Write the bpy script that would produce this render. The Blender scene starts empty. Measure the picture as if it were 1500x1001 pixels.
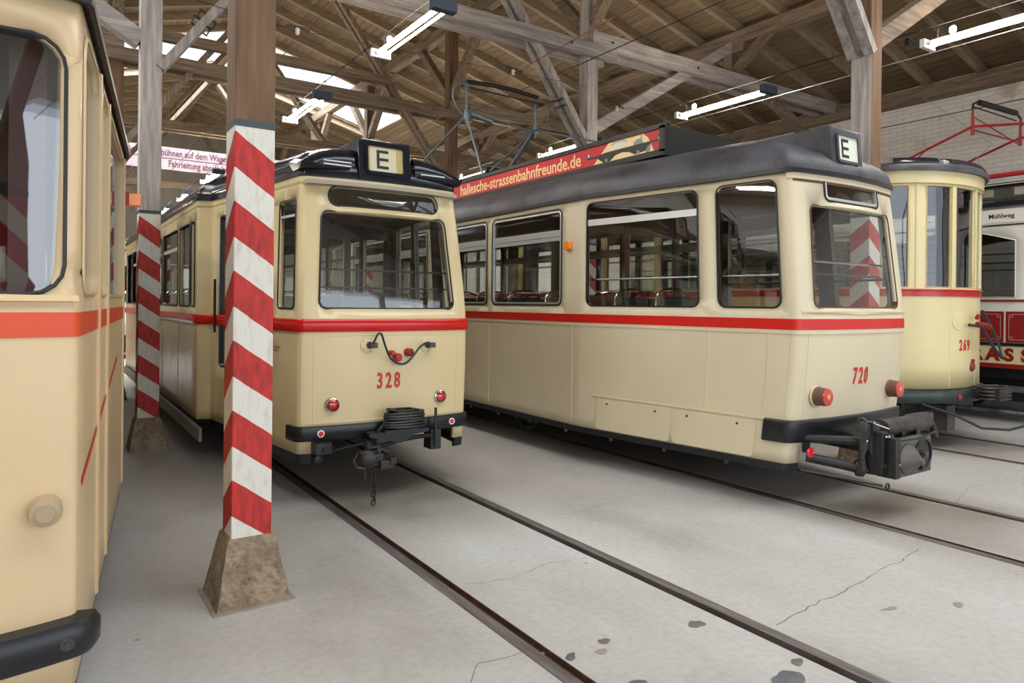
import bpy, bmesh, math, random
from mathutils import Vector, Matrix
from mathutils.geometry import delaunay_2d_cdt
random.seed(7)
PI = math.pi
sc = bpy.context.scene
col = sc.collection

# ------------------------------------------------------------------ camera
F = 1017.0; CAMZ = 1.5425; ROLL = 0.0095; TH = 0.5922; HY = 445.5
cam = bpy.data.cameras.new('camera'); camo = bpy.data.objects.new('camera', cam); col.objects.link(camo)
cam.sensor_width = 36; cam.sensor_fit = 'HORIZONTAL'; cam.lens = F / 1500 * 36
f_ = Vector((math.sin(TH), math.cos(TH), 0)); r_ = Vector((math.cos(TH), -math.sin(TH), 0)); u_ = Vector((0, 0, 1))
cr, sr = math.cos(ROLL), math.sin(ROLL)
R_ = r_ * cr + u_ * sr; U_ = u_ * cr - r_ * sr
camo.matrix_world = Matrix(((R_.x, U_.x, -f_.x, 0), (R_.y, U_.y, -f_.y, 0), (R_.z, U_.z, -f_.z, CAMZ), (0, 0, 0, 1)))
cam.shift_y = -(500.5 - HY) / 1500
cam.clip_start = 0.05; cam.clip_end = 200
sc.camera = camo
sc.view_settings.view_transform = 'Standard'; sc.view_settings.look = 'None'
sc.view_settings.gamma = 1; sc.view_settings.use_curve_mapping = False
sc.view_settings.exposure = -0.13
try:
    sc.cycles.use_denoising = True
    sc.cycles.max_bounces = 8; sc.cycles.diffuse_bounces = 4; sc.cycles.glossy_bounces = 4
    sc.cycles.transparent_max_bounces = 16; sc.cycles.sample_clamp_indirect = 6
    sc.cycles.caustics_reflective = False; sc.cycles.caustics_refractive = False
except Exception: pass

# ------------------------------------------------------------------ light: overcast sky, daylight at the open gates and over the skylight and two added, unseen ones
w = bpy.data.worlds.new('World'); sc.world = w; w.use_nodes = True
bg = w.node_tree.nodes['Background']; bg.inputs[0].default_value = (0.80, 0.89, 1.0, 1); bg.inputs[1].default_value = 2.4
def area(name, loc, rot, sx, sy, energy, color):
    l = bpy.data.lights.new(name, 'AREA'); l.shape = 'RECTANGLE'; l.size = sx; l.size_y = sy; l.energy = energy; l.color = color
    o = bpy.data.objects.new(name, l); col.objects.link(o); o.location = loc; o.rotation_euler = rot; return o
area('gate_daylight', (3.6, -6.6, 2.6), (math.radians(97), 0, 0), 17, 4.6, 330, (0.95, 0.97, 1.0))
area('added_near_skylight', (5.0, -.35, 8.9), (0, 0, 0), 15, 4.2, 1550, (0.96, 0.97, 1.0))  # unseen skylight above the camera, added for more light from overhead
area('added_left_skylight', (-3.1, 8.5, 8.0), (0, 0, 0), 3.6, 8.0, 1500, (0.93, 0.97, 1.0))  # unseen skylight in the left slope, added to brighten the left aisle
area('skylight_daylight', (2.6, 19.4, 9.0), (0, 0, 0), 12, 3.0, 3200, (0.90, 0.95, 1.0))

# ------------------------------------------------------------------ materials
def new_mat(name):
    m = bpy.data.materials.new(name); m.use_nodes = True
    nt = m.node_tree; b = nt.nodes['Principled BSDF']; return m, nt, b
def lin(c):
    return tuple((x / 12.92 if x <= 0.04045 else ((x + 0.055) / 1.055) ** 2.4) for x in (v / 255 for v in c)) + (1,)
def N(nt, t, **k):
    n = nt.nodes.new(t)
    for a, v in k.items(): setattr(n, a, v)
    return n
def plain(name, c, rough=0.5, metal=0.0, spec=0.5, coat=0.0):
    m, nt, b = new_mat(name)
    b.inputs['Base Color'].default_value = lin(c); b.inputs['Roughness'].default_value = rough
    b.inputs['Metallic'].default_value = metal; b.inputs['Specular IOR Level'].default_value = spec
    b.inputs['Coat Weight'].default_value = coat; b.inputs['Coat Roughness'].default_value = 0.08
    return m
def noisy(name, c1, c2, scale=4, rough=0.6, bump=0.1, stretch=(1, 1, 1), detail=6, coat=0.0, metal=0.0, c3=None, scale2=40, mix2=0.35, rnd=0.0, bdist=0.01, coords='Object', rough2=None):
    m, nt, b = new_mat(name)
    tc = N(nt, 'ShaderNodeTexCoord'); mp = N(nt, 'ShaderNodeMapping'); mp.inputs['Scale'].default_value = stretch
    nt.links.new(tc.outputs[coords], mp.inputs[0])
    n1 = N(nt, 'ShaderNodeTexNoise'); n1.inputs['Scale'].default_value = scale; n1.inputs['Detail'].default_value = detail
    nt.links.new(mp.outputs[0], n1.inputs['Vector'])
    cr_ = N(nt, 'ShaderNodeValToRGB'); cr_.color_ramp.elements[0].position = 0.32; cr_.color_ramp.elements[1].position = 0.68
    cr_.color_ramp.elements[0].color = lin(c1); cr_.color_ramp.elements[1].color = lin(c2)
    nt.links.new(n1.outputs[0], cr_.inputs[0]); out = cr_.outputs[0]
    n2 = N(nt, 'ShaderNodeTexNoise'); n2.inputs['Scale'].default_value = scale2; n2.inputs['Detail'].default_value = 5
    nt.links.new(mp.outputs[0], n2.inputs['Vector'])
    if c3:
        r2 = N(nt, 'ShaderNodeValToRGB'); r2.color_ramp.elements[0].position = 0.45; r2.color_ramp.elements[1].position = 0.75
        r2.color_ramp.elements[0].color = (0, 0, 0, 1); r2.color_ramp.elements[1].color = (mix2, mix2, mix2, 1)
        nt.links.new(n2.outputs[0], r2.inputs[0])
        mx = N(nt, 'ShaderNodeMixRGB'); nt.links.new(r2.outputs[0], mx.inputs[0]); nt.links.new(out, mx.inputs[1]); mx.inputs[2].default_value = lin(c3); out = mx.outputs[0]
    if rnd:
        oi = N(nt, 'ShaderNodeObjectInfo'); mr = N(nt, 'ShaderNodeMapRange'); mr.inputs[3].default_value = 1 - rnd; mr.inputs[4].default_value = 1 + rnd
        nt.links.new(oi.outputs['Random'], mr.inputs[0])
        hs = N(nt, 'ShaderNodeHueSaturation'); nt.links.new(mr.outputs[0], hs.inputs['Value']); nt.links.new(out, hs.inputs['Color']); out = hs.outputs[0]
    nt.links.new(out, b.inputs['Base Color'])
    b.inputs['Roughness'].default_value = rough; b.inputs['Metallic'].default_value = metal
    if rough2 is not None:
        mr2 = N(nt, 'ShaderNodeMapRange'); mr2.inputs[1].default_value = .35; mr2.inputs[2].default_value = .65; mr2.inputs[3].default_value = rough; mr2.inputs[4].default_value = rough2
        nt.links.new(n1.outputs[0], mr2.inputs[0]); nt.links.new(mr2.outputs[0], b.inputs['Roughness'])
    b.inputs['Coat Weight'].default_value = coat; b.inputs['Coat Roughness'].default_value = 0.06
    if bump:
        bp = N(nt, 'ShaderNodeBump'); bp.inputs['Strength'].default_value = bump; bp.inputs['Distance'].default_value = bdist
        nt.links.new(n2.outputs[0], bp.inputs['Height']); nt.links.new(bp.outputs[0], b.inputs['Normal'])
    return m
def paint(name, c, rough=0.28, wav=0.03, dirt=0.06):
    """glossy hand-painted sheet metal: faint dents, dusty variation"""
    m, nt, b = new_mat(name)
    tc = N(nt, 'ShaderNodeTexCoord')
    n1 = N(nt, 'ShaderNodeTexNoise'); n1.inputs['Scale'].default_value = 1.6; n1.inputs['Detail'].default_value = 4
    nt.links.new(tc.outputs['Object'], n1.inputs['Vector'])
    mr = N(nt, 'ShaderNodeMapRange'); mr.inputs[1].default_value = .3; mr.inputs[2].default_value = .7; mr.inputs[3].default_value = 1 - dirt; mr.inputs[4].default_value = 1 + dirt * .6
    nt.links.new(n1.outputs[0], mr.inputs[0])
    hs = N(nt, 'ShaderNodeHueSaturation'); hs.inputs['Color'].default_value = lin(c); nt.links.new(mr.outputs[0], hs.inputs['Value'])
    nt.links.new(hs.outputs[0], b.inputs['Base Color'])
    b.inputs['Roughness'].default_value = rough
    n2 = N(nt, 'ShaderNodeTexNoise'); n2.inputs['Scale'].default_value = 2.2; n2.inputs['Detail'].default_value = 1.5
    nt.links.new(tc.outputs['Object'], n2.inputs['Vector'])
    bp = N(nt, 'ShaderNodeBump'); bp.inputs['Strength'].default_value = 1.0; bp.inputs['Distance'].default_value = wav
    nt.links.new(n2.outputs[0], bp.inputs['Height']); nt.links.new(bp.outputs[0], b.inputs['Normal'])
    return m
def glass(name, tint=(0.88, 0.90, 0.88), refl=0.02, film=0.0):
    m = bpy.data.materials.new(name); m.use_nodes = True; nt = m.node_tree; nt.nodes.clear()
    o = N(nt, 'ShaderNodeOutputMaterial'); t = N(nt, 'ShaderNodeBsdfTransparent'); t.inputs[0].default_value = tint + (1,)
    g = N(nt, 'ShaderNodeBsdfGlossy'); g.inputs['Roughness'].default_value = 0.02; g.inputs[0].default_value = (.95, .97, 1, 1)
    lw = N(nt, 'ShaderNodeLayerWeight'); lw.inputs['Blend'].default_value = .5
    pw = N(nt, 'ShaderNodeMath', operation='POWER'); pw.inputs[1].default_value = 4.5; nt.links.new(lw.outputs['Facing'], pw.inputs[0])
    ad = N(nt, 'ShaderNodeMath', operation='MULTIPLY_ADD'); ad.inputs[1].default_value = .8; ad.inputs[2].default_value = .06 + refl; nt.links.new(pw.outputs[0], ad.inputs[0])
    mx = N(nt, 'ShaderNodeMixShader'); nt.links.new(ad.outputs[0], mx.inputs[0]); nt.links.new(t.outputs[0], mx.inputs[1]); nt.links.new(g.outputs[0], mx.inputs[2])
    last = mx.outputs[0]
    if film:
        d = N(nt, 'ShaderNodeBsdfDiffuse'); d.inputs[0].default_value = (.6, .6, .58, 1)
        m2 = N(nt, 'ShaderNodeMixShader'); m2.inputs[0].default_value = film; nt.links.new(last, m2.inputs[1]); nt.links.new(d.outputs[0], m2.inputs[2]); last = m2.outputs[0]
    nt.links.new(last, o.inputs[0]); return m
def emit(name, c, s):
    m = bpy.data.materials.new(name); m.use_nodes = True; nt = m.node_tree; nt.nodes.clear()
    o = N(nt, 'ShaderNodeOutputMaterial'); e = N(nt, 'ShaderNodeEmission'); e.inputs[0].default_value = c + (1,); e.inputs[1].default_value = s
    nt.links.new(e.outputs[0], o.inputs[0]); return m

M = {}
M['cream'] = paint('cream_paint', (217, 198, 154), .22, .012, .05)
M['cream_matt'] = paint('cream_paint_dusty', (216, 203, 172), .42, .004, .05)
M['cream_yellow'] = paint('cream_paint_yellowish', (224, 209, 158), .30, .006, .06)
M['cream_near'] = paint('cream_paint_peach', (214, 188, 148), .32, .006, .04)
M['red'] = paint('red_gloss_paint', (200, 20, 16), .2, .006, .04)
M['red_matt'] = paint('red_band_paint', (206, 26, 18), .38, .002, .04)
M['red_orange'] = paint('orange_red_band_paint', (214, 74, 34), .38, .004, .08)
M['red_dark'] = plain('dark_red_paint', (140, 28, 26), .4)
M['red_number'] = plain('red_lettering', (196, 48, 30), .45)
M['roof_gloss'] = paint('roof_gloss_blue_black', (24, 29, 38), .16, .01, .05)
M['roof_dusty'] = noisy('roof_dusty_black', (42, 40, 43), (82, 80, 88), 3, .5, .25, scale2=60, c3=(120, 118, 126), mix2=.25, bdist=.006)
M['black'] = plain('black_paint', (22, 24, 28), .34)
M['black_matt'] = noisy('black_oily_iron', (16, 16, 18), (40, 38, 37), 14, .42, .3, scale2=70, bdist=.004)
M['iron'] = noisy('dark_grey_iron', (42, 40, 40), (86, 82, 79), 9, .5, .3, scale2=60, metal=.35, bdist=.004)
M['under'] = noisy('sooty_underframe', (20, 19, 19), (38, 35, 32), 6, .8, .2)
M['rubber'] = plain('black_rubber', (16, 17, 19), .4)
M['chrome'] = plain('chrome', (205, 208, 212), .18, 1.0)
M['alu'] = plain('brushed_aluminium', (186, 186, 186), .35, .85)
M['silver'] = plain('silver_trim', (200, 200, 198), .4, .6)
M['lining'] = noisy('brown_wood_lining', (74, 44, 27), (106, 68, 42), 3, .45, .05, stretch=(1, 1, .15))
M['lining_dark'] = noisy('dark_wood_lining', (46, 30, 23), (72, 49, 36), 3, .45, .05, stretch=(1, 1, .15))
M['ceil_in'] = plain('tram_ceiling_board', (168, 160, 142), .7)
M['tfloor'] = plain('tram_floor', (58, 48, 40), .8)
M['seat'] = plain('dark_green_leatherette', (26, 36, 34), .5)
M['glass'] = glass('window_glass')
M['glass_front'] = glass('windscreen_glass', (.80, .83, .83), .05)
M['glass_near'] = glass('windscreen_glass_near', (.66, .72, .76), .08)
M['glass_side'] = glass('side_glass_hazy', (.86, .88, .86), .0, .04)
M['redglass'] = plain('red_lamp_lens', (190, 18, 26), .12, 0, .8, 1)
M['redrefl'] = plain('red_reflector', (216, 30, 40), .2, 0, .8, .6)
M['orange'] = plain('orange_lens', (255, 140, 20), .2, 0, .6, .6)
M['white'] = plain('white_enamel', (236, 236, 230), .35)
M['board'] = plain('destination_panel_buff', (214, 205, 172), .45)
M['board_green'] = plain('destination_panel_pale', (222, 228, 208), .45)
M['board_edge'] = plain('panel_edge_gold', (190, 165, 96), .45)
M['ink'] = plain('black_letter', (26, 24, 24), .5)
M['tram_white'] = paint('ivory_white_paint', (226, 224, 216), .35, .003, .04)
M['green'] = plain('dark_green_paint', (20, 82, 50), .4)
M['greyboard'] = plain('grey_step_board', (128, 124, 116), .6)
M['bumper_green'] = noisy('bumper_green_black', (26, 34, 34), (44, 54, 54), 8, .35, .1)
def wood(axis, name, a, b_, c3, rnd=.12, sc1=2.2):
    st = [9, 9, 9]; st[axis] = .7
    return noisy(name, a, b_, sc1, .82, .55, stretch=tuple(st), detail=7, c3=c3, scale2=5, mix2=.5, rnd=rnd, bdist=.012)
for ax, nm in enumerate('xyz'):
    M['wood_' + nm] = wood(ax, 'weathered_timber_' + nm, (102, 86, 69), (146, 126, 104), (172, 155, 136))
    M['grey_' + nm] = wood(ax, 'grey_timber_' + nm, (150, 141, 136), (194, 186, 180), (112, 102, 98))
M['brown_z'] = wood(2, 'brown_timber_z', (92, 68, 48), (128, 98, 72), (112, 88, 70))
M['plank'] = wood(1, 'roof_plank_wood', (118, 99, 74), (158, 137, 106), (92, 77, 58), .16)
M['rafter'] = wood(0, 'rafter_wood', (134, 115, 90), (172, 152, 124), (190, 174, 150), .12)
M['concrete_block'] = noisy('rough_concrete', (124, 108, 88), (162, 144, 120), 7, .95, 1.0, scale2=26, c3=(92, 70, 52), mix2=.75, bdist=.03)
M['plaster'] = noisy('pale_plaster', (176, 170, 158), (198, 192, 180), 1.5, .9, .15)
M['rail_head'] = noisy('worn_rail_steel', (112, 106, 106), (150, 144, 146), 4, .38, .1, stretch=(6, .6, 1), metal=.55, c3=(110, 84, 68), mix2=.6, scale2=9)
M['rust'] = noisy('brown_rust', (58, 36, 26), (92, 58, 40), 7, .9, .5, c3=(40, 26, 20), mix2=.6, scale2=30, bdist=.01)
M['crack'] = plain('dirt_in_crack', (112, 104, 96), .95)
M['stain'] = noisy('oil_stain', (96, 90, 86), (126, 118, 110), 12, .5, 0, scale2=40)
M['stain_blue'] = noisy('dark_oil_stain', (84, 84, 92), (112, 110, 116), 12, .35, 0, scale2=40)
M['stain_pale'] = noisy('faded_oil_stain', (140, 130, 122), (158, 148, 140), 12, .6, 0, scale2=40)
M['copper'] = plain('copper_wire', (150, 84, 58), .45, .5)
M['cable'] = plain('dark_cable', (40, 36, 36), .5)
M['porcelain'] = plain('white_insulator', (226, 222, 214), .25)
M['tube'] = emit('lit_fluorescent_tube', (1.0, 0.90, 0.76), 110)
M['slate'] = plain('slate_paint', (66, 74, 78), .7)
M['sign_red'] = plain('sign_red', (196, 26, 44), .35)
M['sign_gold'] = plain('sign_gold', (244, 216, 158), .45)
M['sign_grey'] = plain('sign_grey', (140, 140, 142), .45)
M['sign_pink'] = noisy('faded_pink_board', (172, 152, 156), (190, 172, 176), 3, .8, .05)
M['mauve'] = plain('mauve_letter', (110, 70, 84), .8)
M['panto_blue'] = plain('panto_grey_blue', (116, 128, 138), .38, .4)
M['panto_red'] = plain('panto_red', (178, 44, 52), .4)

def floor_mat():
    m, nt, b = new_mat('depot_concrete_floor')
    tc = N(nt, 'ShaderNodeTexCoord')
    n1 = N(nt, 'ShaderNodeTexNoise'); n1.inputs['Scale'].default_value = .8; n1.inputs['Detail'].default_value = 9; n1.inputs['Roughness'].default_value = .62
    mp = N(nt, 'ShaderNodeMapping'); mp.inputs['Scale'].default_value = (1, .55, 1)
    nt.links.new(tc.outputs['Object'], mp.inputs[0]); nt.links.new(mp.outputs[0], n1.inputs['Vector'])
    r = N(nt, 'ShaderNodeValToRGB'); e = r.color_ramp.elements; e[0].position = .30; e[1].position = .68
    e[0].color = lin((160, 155, 149)); e[1].color = lin((196, 194, 191))
    x = e.new(.45); x.color = lin((181, 177, 172))
    nt.links.new(n1.outputs[0], r.inputs[0])
    n2 = N(nt, 'ShaderNodeTexNoise'); n2.inputs['Scale'].default_value = 26; n2.inputs['Detail'].default_value = 6; nt.links.new(tc.outputs['Object'], n2.inputs['Vector'])
    r2 = N(nt, 'ShaderNodeValToRGB'); r2.color_ramp.elements[0].position = .3; r2.color_ramp.elements[1].position = .62
    r2.color_ramp.elements[0].color = (.88, .875, .87, 1); r2.color_ramp.elements[1].color = (1, 1, 1, 1); nt.links.new(n2.outputs[0], r2.inputs[0])
    mx = N(nt, 'ShaderNodeMixRGB', blend_type='MULTIPLY'); mx.inputs[0].default_value = 1; nt.links.new(r.outputs[0], mx.inputs[1]); nt.links.new(r2.outputs[0], mx.inputs[2])
    # small dark specks
    v = N(nt, 'ShaderNodeTexVoronoi'); v.inputs['Scale'].default_value = 3.1; v.inputs['Randomness'].default_value = 1; nt.links.new(tc.outputs['Object'], v.inputs['Vector'])
    r3 = N(nt, 'ShaderNodeValToRGB'); r3.color_ramp.elements[0].position = .025; r3.color_ramp.elements[1].position = .05
    r3.color_ramp.elements[0].color = (.55, .52, .5, 1); r3.color_ramp.elements[1].color = (1, 1, 1, 1); nt.links.new(v.outputs['Distance'], r3.inputs[0])
    m2 = N(nt, 'ShaderNodeMixRGB', blend_type='MULTIPLY'); m2.inputs[0].default_value = 1; nt.links.new(mx.outputs[0], m2.inputs[1]); nt.links.new(r3.outputs[0], m2.inputs[2])
    # oily brown dirt that has dripped between the rails of each track
    sp = N(nt, 'ShaderNodeSeparateXYZ'); nt.links.new(tc.outputs['Object'], sp.inputs[0])
    last = m2.outputs[0]
    n3 = N(nt, 'ShaderNodeTexNoise'); n3.inputs['Scale'].default_value = .7; n3.inputs['Detail'].default_value = 3; nt.links.new(tc.outputs['Object'], n3.inputs['Vector'])
    for cx, y0 in ((2.33, 4.6), (5.42, 1.9), (8.6, 3.2)):
        a = N(nt, 'ShaderNodeMath', operation='SUBTRACT'); nt.links.new(sp.outputs[0], a.inputs[0]); a.inputs[1].default_value = cx
        ab = N(nt, 'ShaderNodeMath', operation='ABSOLUTE'); nt.links.new(a.outputs[0], ab.inputs[0])
        mr = N(nt, 'ShaderNodeMapRange'); mr.inputs[1].default_value = .35; mr.inputs[2].default_value = 1.0; mr.inputs[3].default_value = 1; mr.inputs[4].default_value = 0; nt.links.new(ab.outputs[0], mr.inputs[0])
        my = N(nt, 'ShaderNodeMapRange'); my.inputs[1].default_value = y0 - .7; my.inputs[2].default_value = y0 + .4; my.inputs[3].default_value = 0; my.inputs[4].default_value = 1; nt.links.new(sp.outputs[1], my.inputs[0])
        mm = N(nt, 'ShaderNodeMath', operation='MULTIPLY'); nt.links.new(mr.outputs[0], mm.inputs[0]); nt.links.new(my.outputs[0], mm.inputs[1])
        m5 = N(nt, 'ShaderNodeMath', operation='MULTIPLY'); nt.links.new(mm.outputs[0], m5.inputs[0]); nt.links.new(n3.outputs[0], m5.inputs[1])
        m3 = N(nt, 'ShaderNodeMixRGB'); nt.links.new(m5.outputs[0], m3.inputs[0]); nt.links.new(last, m3.inputs[1]); m3.inputs[2].default_value = lin((104, 86, 66)); last = m3.outputs[0]
    nt.links.new(last, b.inputs['Base Color'])
    rr = N(nt, 'ShaderNodeMapRange'); rr.inputs[3].default_value = .42; rr.inputs[4].default_value = .75; nt.links.new(n1.outputs[0], rr.inputs[0]); nt.links.new(rr.outputs[0], b.inputs['Roughness'])
    bp = N(nt, 'ShaderNodeBump'); bp.inputs['Strength'].default_value = .12; bp.inputs['Distance'].default_value = .004; nt.links.new(n2.outputs[0], bp.inputs['Height']); nt.links.new(bp.outputs[0], b.inputs['Normal'])
    return m
M['floor'] = floor_mat()
def brick_mat():
    m, nt, b = new_mat('whitewashed_brickwork')
    tc = N(nt, 'ShaderNodeTexCoord'); mp = N(nt, 'ShaderNodeMapping'); mp.inputs['Rotation'].default_value = (0, 0, 0)
    cb = N(nt, 'ShaderNodeCombineXYZ'); sp = N(nt, 'ShaderNodeSeparateXYZ'); nt.links.new(tc.outputs['Object'], sp.inputs[0])
    ad = N(nt, 'ShaderNodeMath', operation='ADD'); nt.links.new(sp.outputs[0], ad.inputs[0]); nt.links.new(sp.outputs[1], ad.inputs[1])
    nt.links.new(ad.outputs[0], cb.inputs[0]); nt.links.new(sp.outputs[2], cb.inputs[1])
    br = N(nt, 'ShaderNodeTexBrick'); br.inputs['Scale'].default_value = 1; br.inputs['Brick Width'].default_value = .25; br.inputs['Row Height'].default_value = .077; br.inputs['Mortar Size'].default_value = .007; br.inputs['Mortar Smooth'].default_value = .3
    br.inputs['Color1'].default_value = lin((250, 246, 240)); br.inputs['Color2'].default_value = lin((244, 239, 231)); br.inputs['Mortar'].default_value = lin((230, 224, 214))
    nt.links.new(cb.outputs[0], br.inputs['Vector'])
    n = N(nt, 'ShaderNodeTexNoise'); n.inputs['Scale'].default_value = 2.2; n.inputs['Detail'].default_value = 8; nt.links.new(tc.outputs['Object'], n.inputs['Vector'])
    r = N(nt, 'ShaderNodeValToRGB'); r.color_ramp.elements[0].position = .60; r.color_ramp.elements[1].position = .72; r.color_ramp.elements[0].color = (0, 0, 0, 1); r.color_ramp.elements[1].color = (.6, .6, .6, 1)
    nt.links.new(n.outputs[0], r.inputs[0])
    mx = N(nt, 'ShaderNodeMixRGB'); nt.links.new(r.outputs[0], mx.inputs[0]); nt.links.new(br.outputs[0], mx.inputs[1]); mx.inputs[2].default_value = lin((190, 160, 132))
    nt.links.new(mx.outputs[0], b.inputs['Base Color']); b.inputs['Roughness'].default_value = .9
    bp = N(nt, 'ShaderNodeBump'); bp.inputs['Strength'].default_value = .7; bp.inputs['Distance'].default_value = .02; bp.invert = True
    nt.links.new(br.outputs['Fac'], bp.inputs['Height']); nt.links.new(bp.outputs[0], b.inputs['Normal'])
    return m
M['brick'] = brick_mat()
def stripe_mat(period, slope, z0, duty=.5):
    """red and white warning chevrons painted on the post, folded at the front left edge"""
    m, nt, b = new_mat('red_white_warning_paint')
    tc = N(nt, 'ShaderNodeTexCoord'); sp = N(nt, 'ShaderNodeSeparateXYZ'); nt.links.new(tc.outputs['Object'], sp.inputs[0])
    s = N(nt, 'ShaderNodeMath', operation='ADD'); nt.links.new(sp.outputs[0], s.inputs[0]); nt.links.new(sp.outputs[1], s.inputs[1])
    k = N(nt, 'ShaderNodeMath', operation='MULTIPLY_ADD'); nt.links.new(s.outputs[0], k.inputs[0]); k.inputs[1].default_value = slope; nt.links.new(sp.outputs[2], k.inputs[2])
    n = N(nt, 'ShaderNodeTexNoise'); n.inputs['Scale'].default_value = 14; n.inputs['Detail'].default_value = 3; nt.links.new(tc.outputs['Object'], n.inputs['Vector'])
    j = N(nt, 'ShaderNodeMath', operation='MULTIPLY_ADD'); nt.links.new(n.outputs[0], j.inputs[0]); j.inputs[1].default_value = .012; nt.links.new(k.outputs[0], j.inputs[2])
    q = N(nt, 'ShaderNodeMath', operation='SUBTRACT'); nt.links.new(j.outputs[0], q.inputs[0]); q.inputs[1].default_value = z0
    d = N(nt, 'ShaderNodeMath', operation='DIVIDE'); nt.links.new(q.outputs[0], d.inputs[0]); d.inputs[1].default_value = period
    fr = N(nt, 'ShaderNodeMath', operation='FRACT'); nt.links.new(d.outputs[0], fr.inputs[0])
    lt = N(nt, 'ShaderNodeMath', operation='LESS_THAN'); nt.links.new(fr.outputs[0], lt.inputs[0]); lt.inputs[1].default_value = duty
    n2 = N(nt, 'ShaderNodeTexNoise'); n2.inputs['Scale'].default_value = 30; n2.inputs['Detail'].default_value = 6; mp = N(nt, 'ShaderNodeMapping'); mp.inputs['Scale'].default_value = (1, 1, .3)
    nt.links.new(tc.outputs['Object'], mp.inputs[0]); nt.links.new(mp.outputs[0], n2.inputs['Vector'])
    ra = N(nt, 'ShaderNodeValToRGB'); ra.color_ramp.elements[0].position = .3; ra.color_ramp.elements[1].position = .6; ra.color_ramp.elements[0].color = lin((140, 32, 28)); ra.color_ramp.elements[1].color = lin((190, 42, 34)); nt.links.new(n2.outputs[0], ra.inputs[0])
    rb = N(nt, 'ShaderNodeValToRGB'); rb.color_ramp.elements[0].position = .3; rb.color_ramp.elements[1].position = .5; rb.color_ramp.elements[0].color = lin((198, 191, 180)); rb.color_ramp.elements[1].color = lin((214, 210, 200)); nt.links.new(n2.outputs[0], rb.inputs[0])
    mx = N(nt, 'ShaderNodeMixRGB'); nt.links.new(lt.outputs[0], mx.inputs[0]); nt.links.new(rb.outputs[0], mx.inputs[1]); nt.links.new(ra.outputs[0], mx.inputs[2])
    nt.links.new(mx.outputs[0], b.inputs['Base Color']); b.inputs['Roughness'].default_value = .6
    bp = N(nt, 'ShaderNodeBump'); bp.inputs['Strength'].default_value = .5; bp.inputs['Distance'].default_value = .006; nt.links.new(n2.outputs[0], bp.inputs['Height']); nt.links.new(bp.outputs[0], b.inputs['Normal'])
    return m

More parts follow.
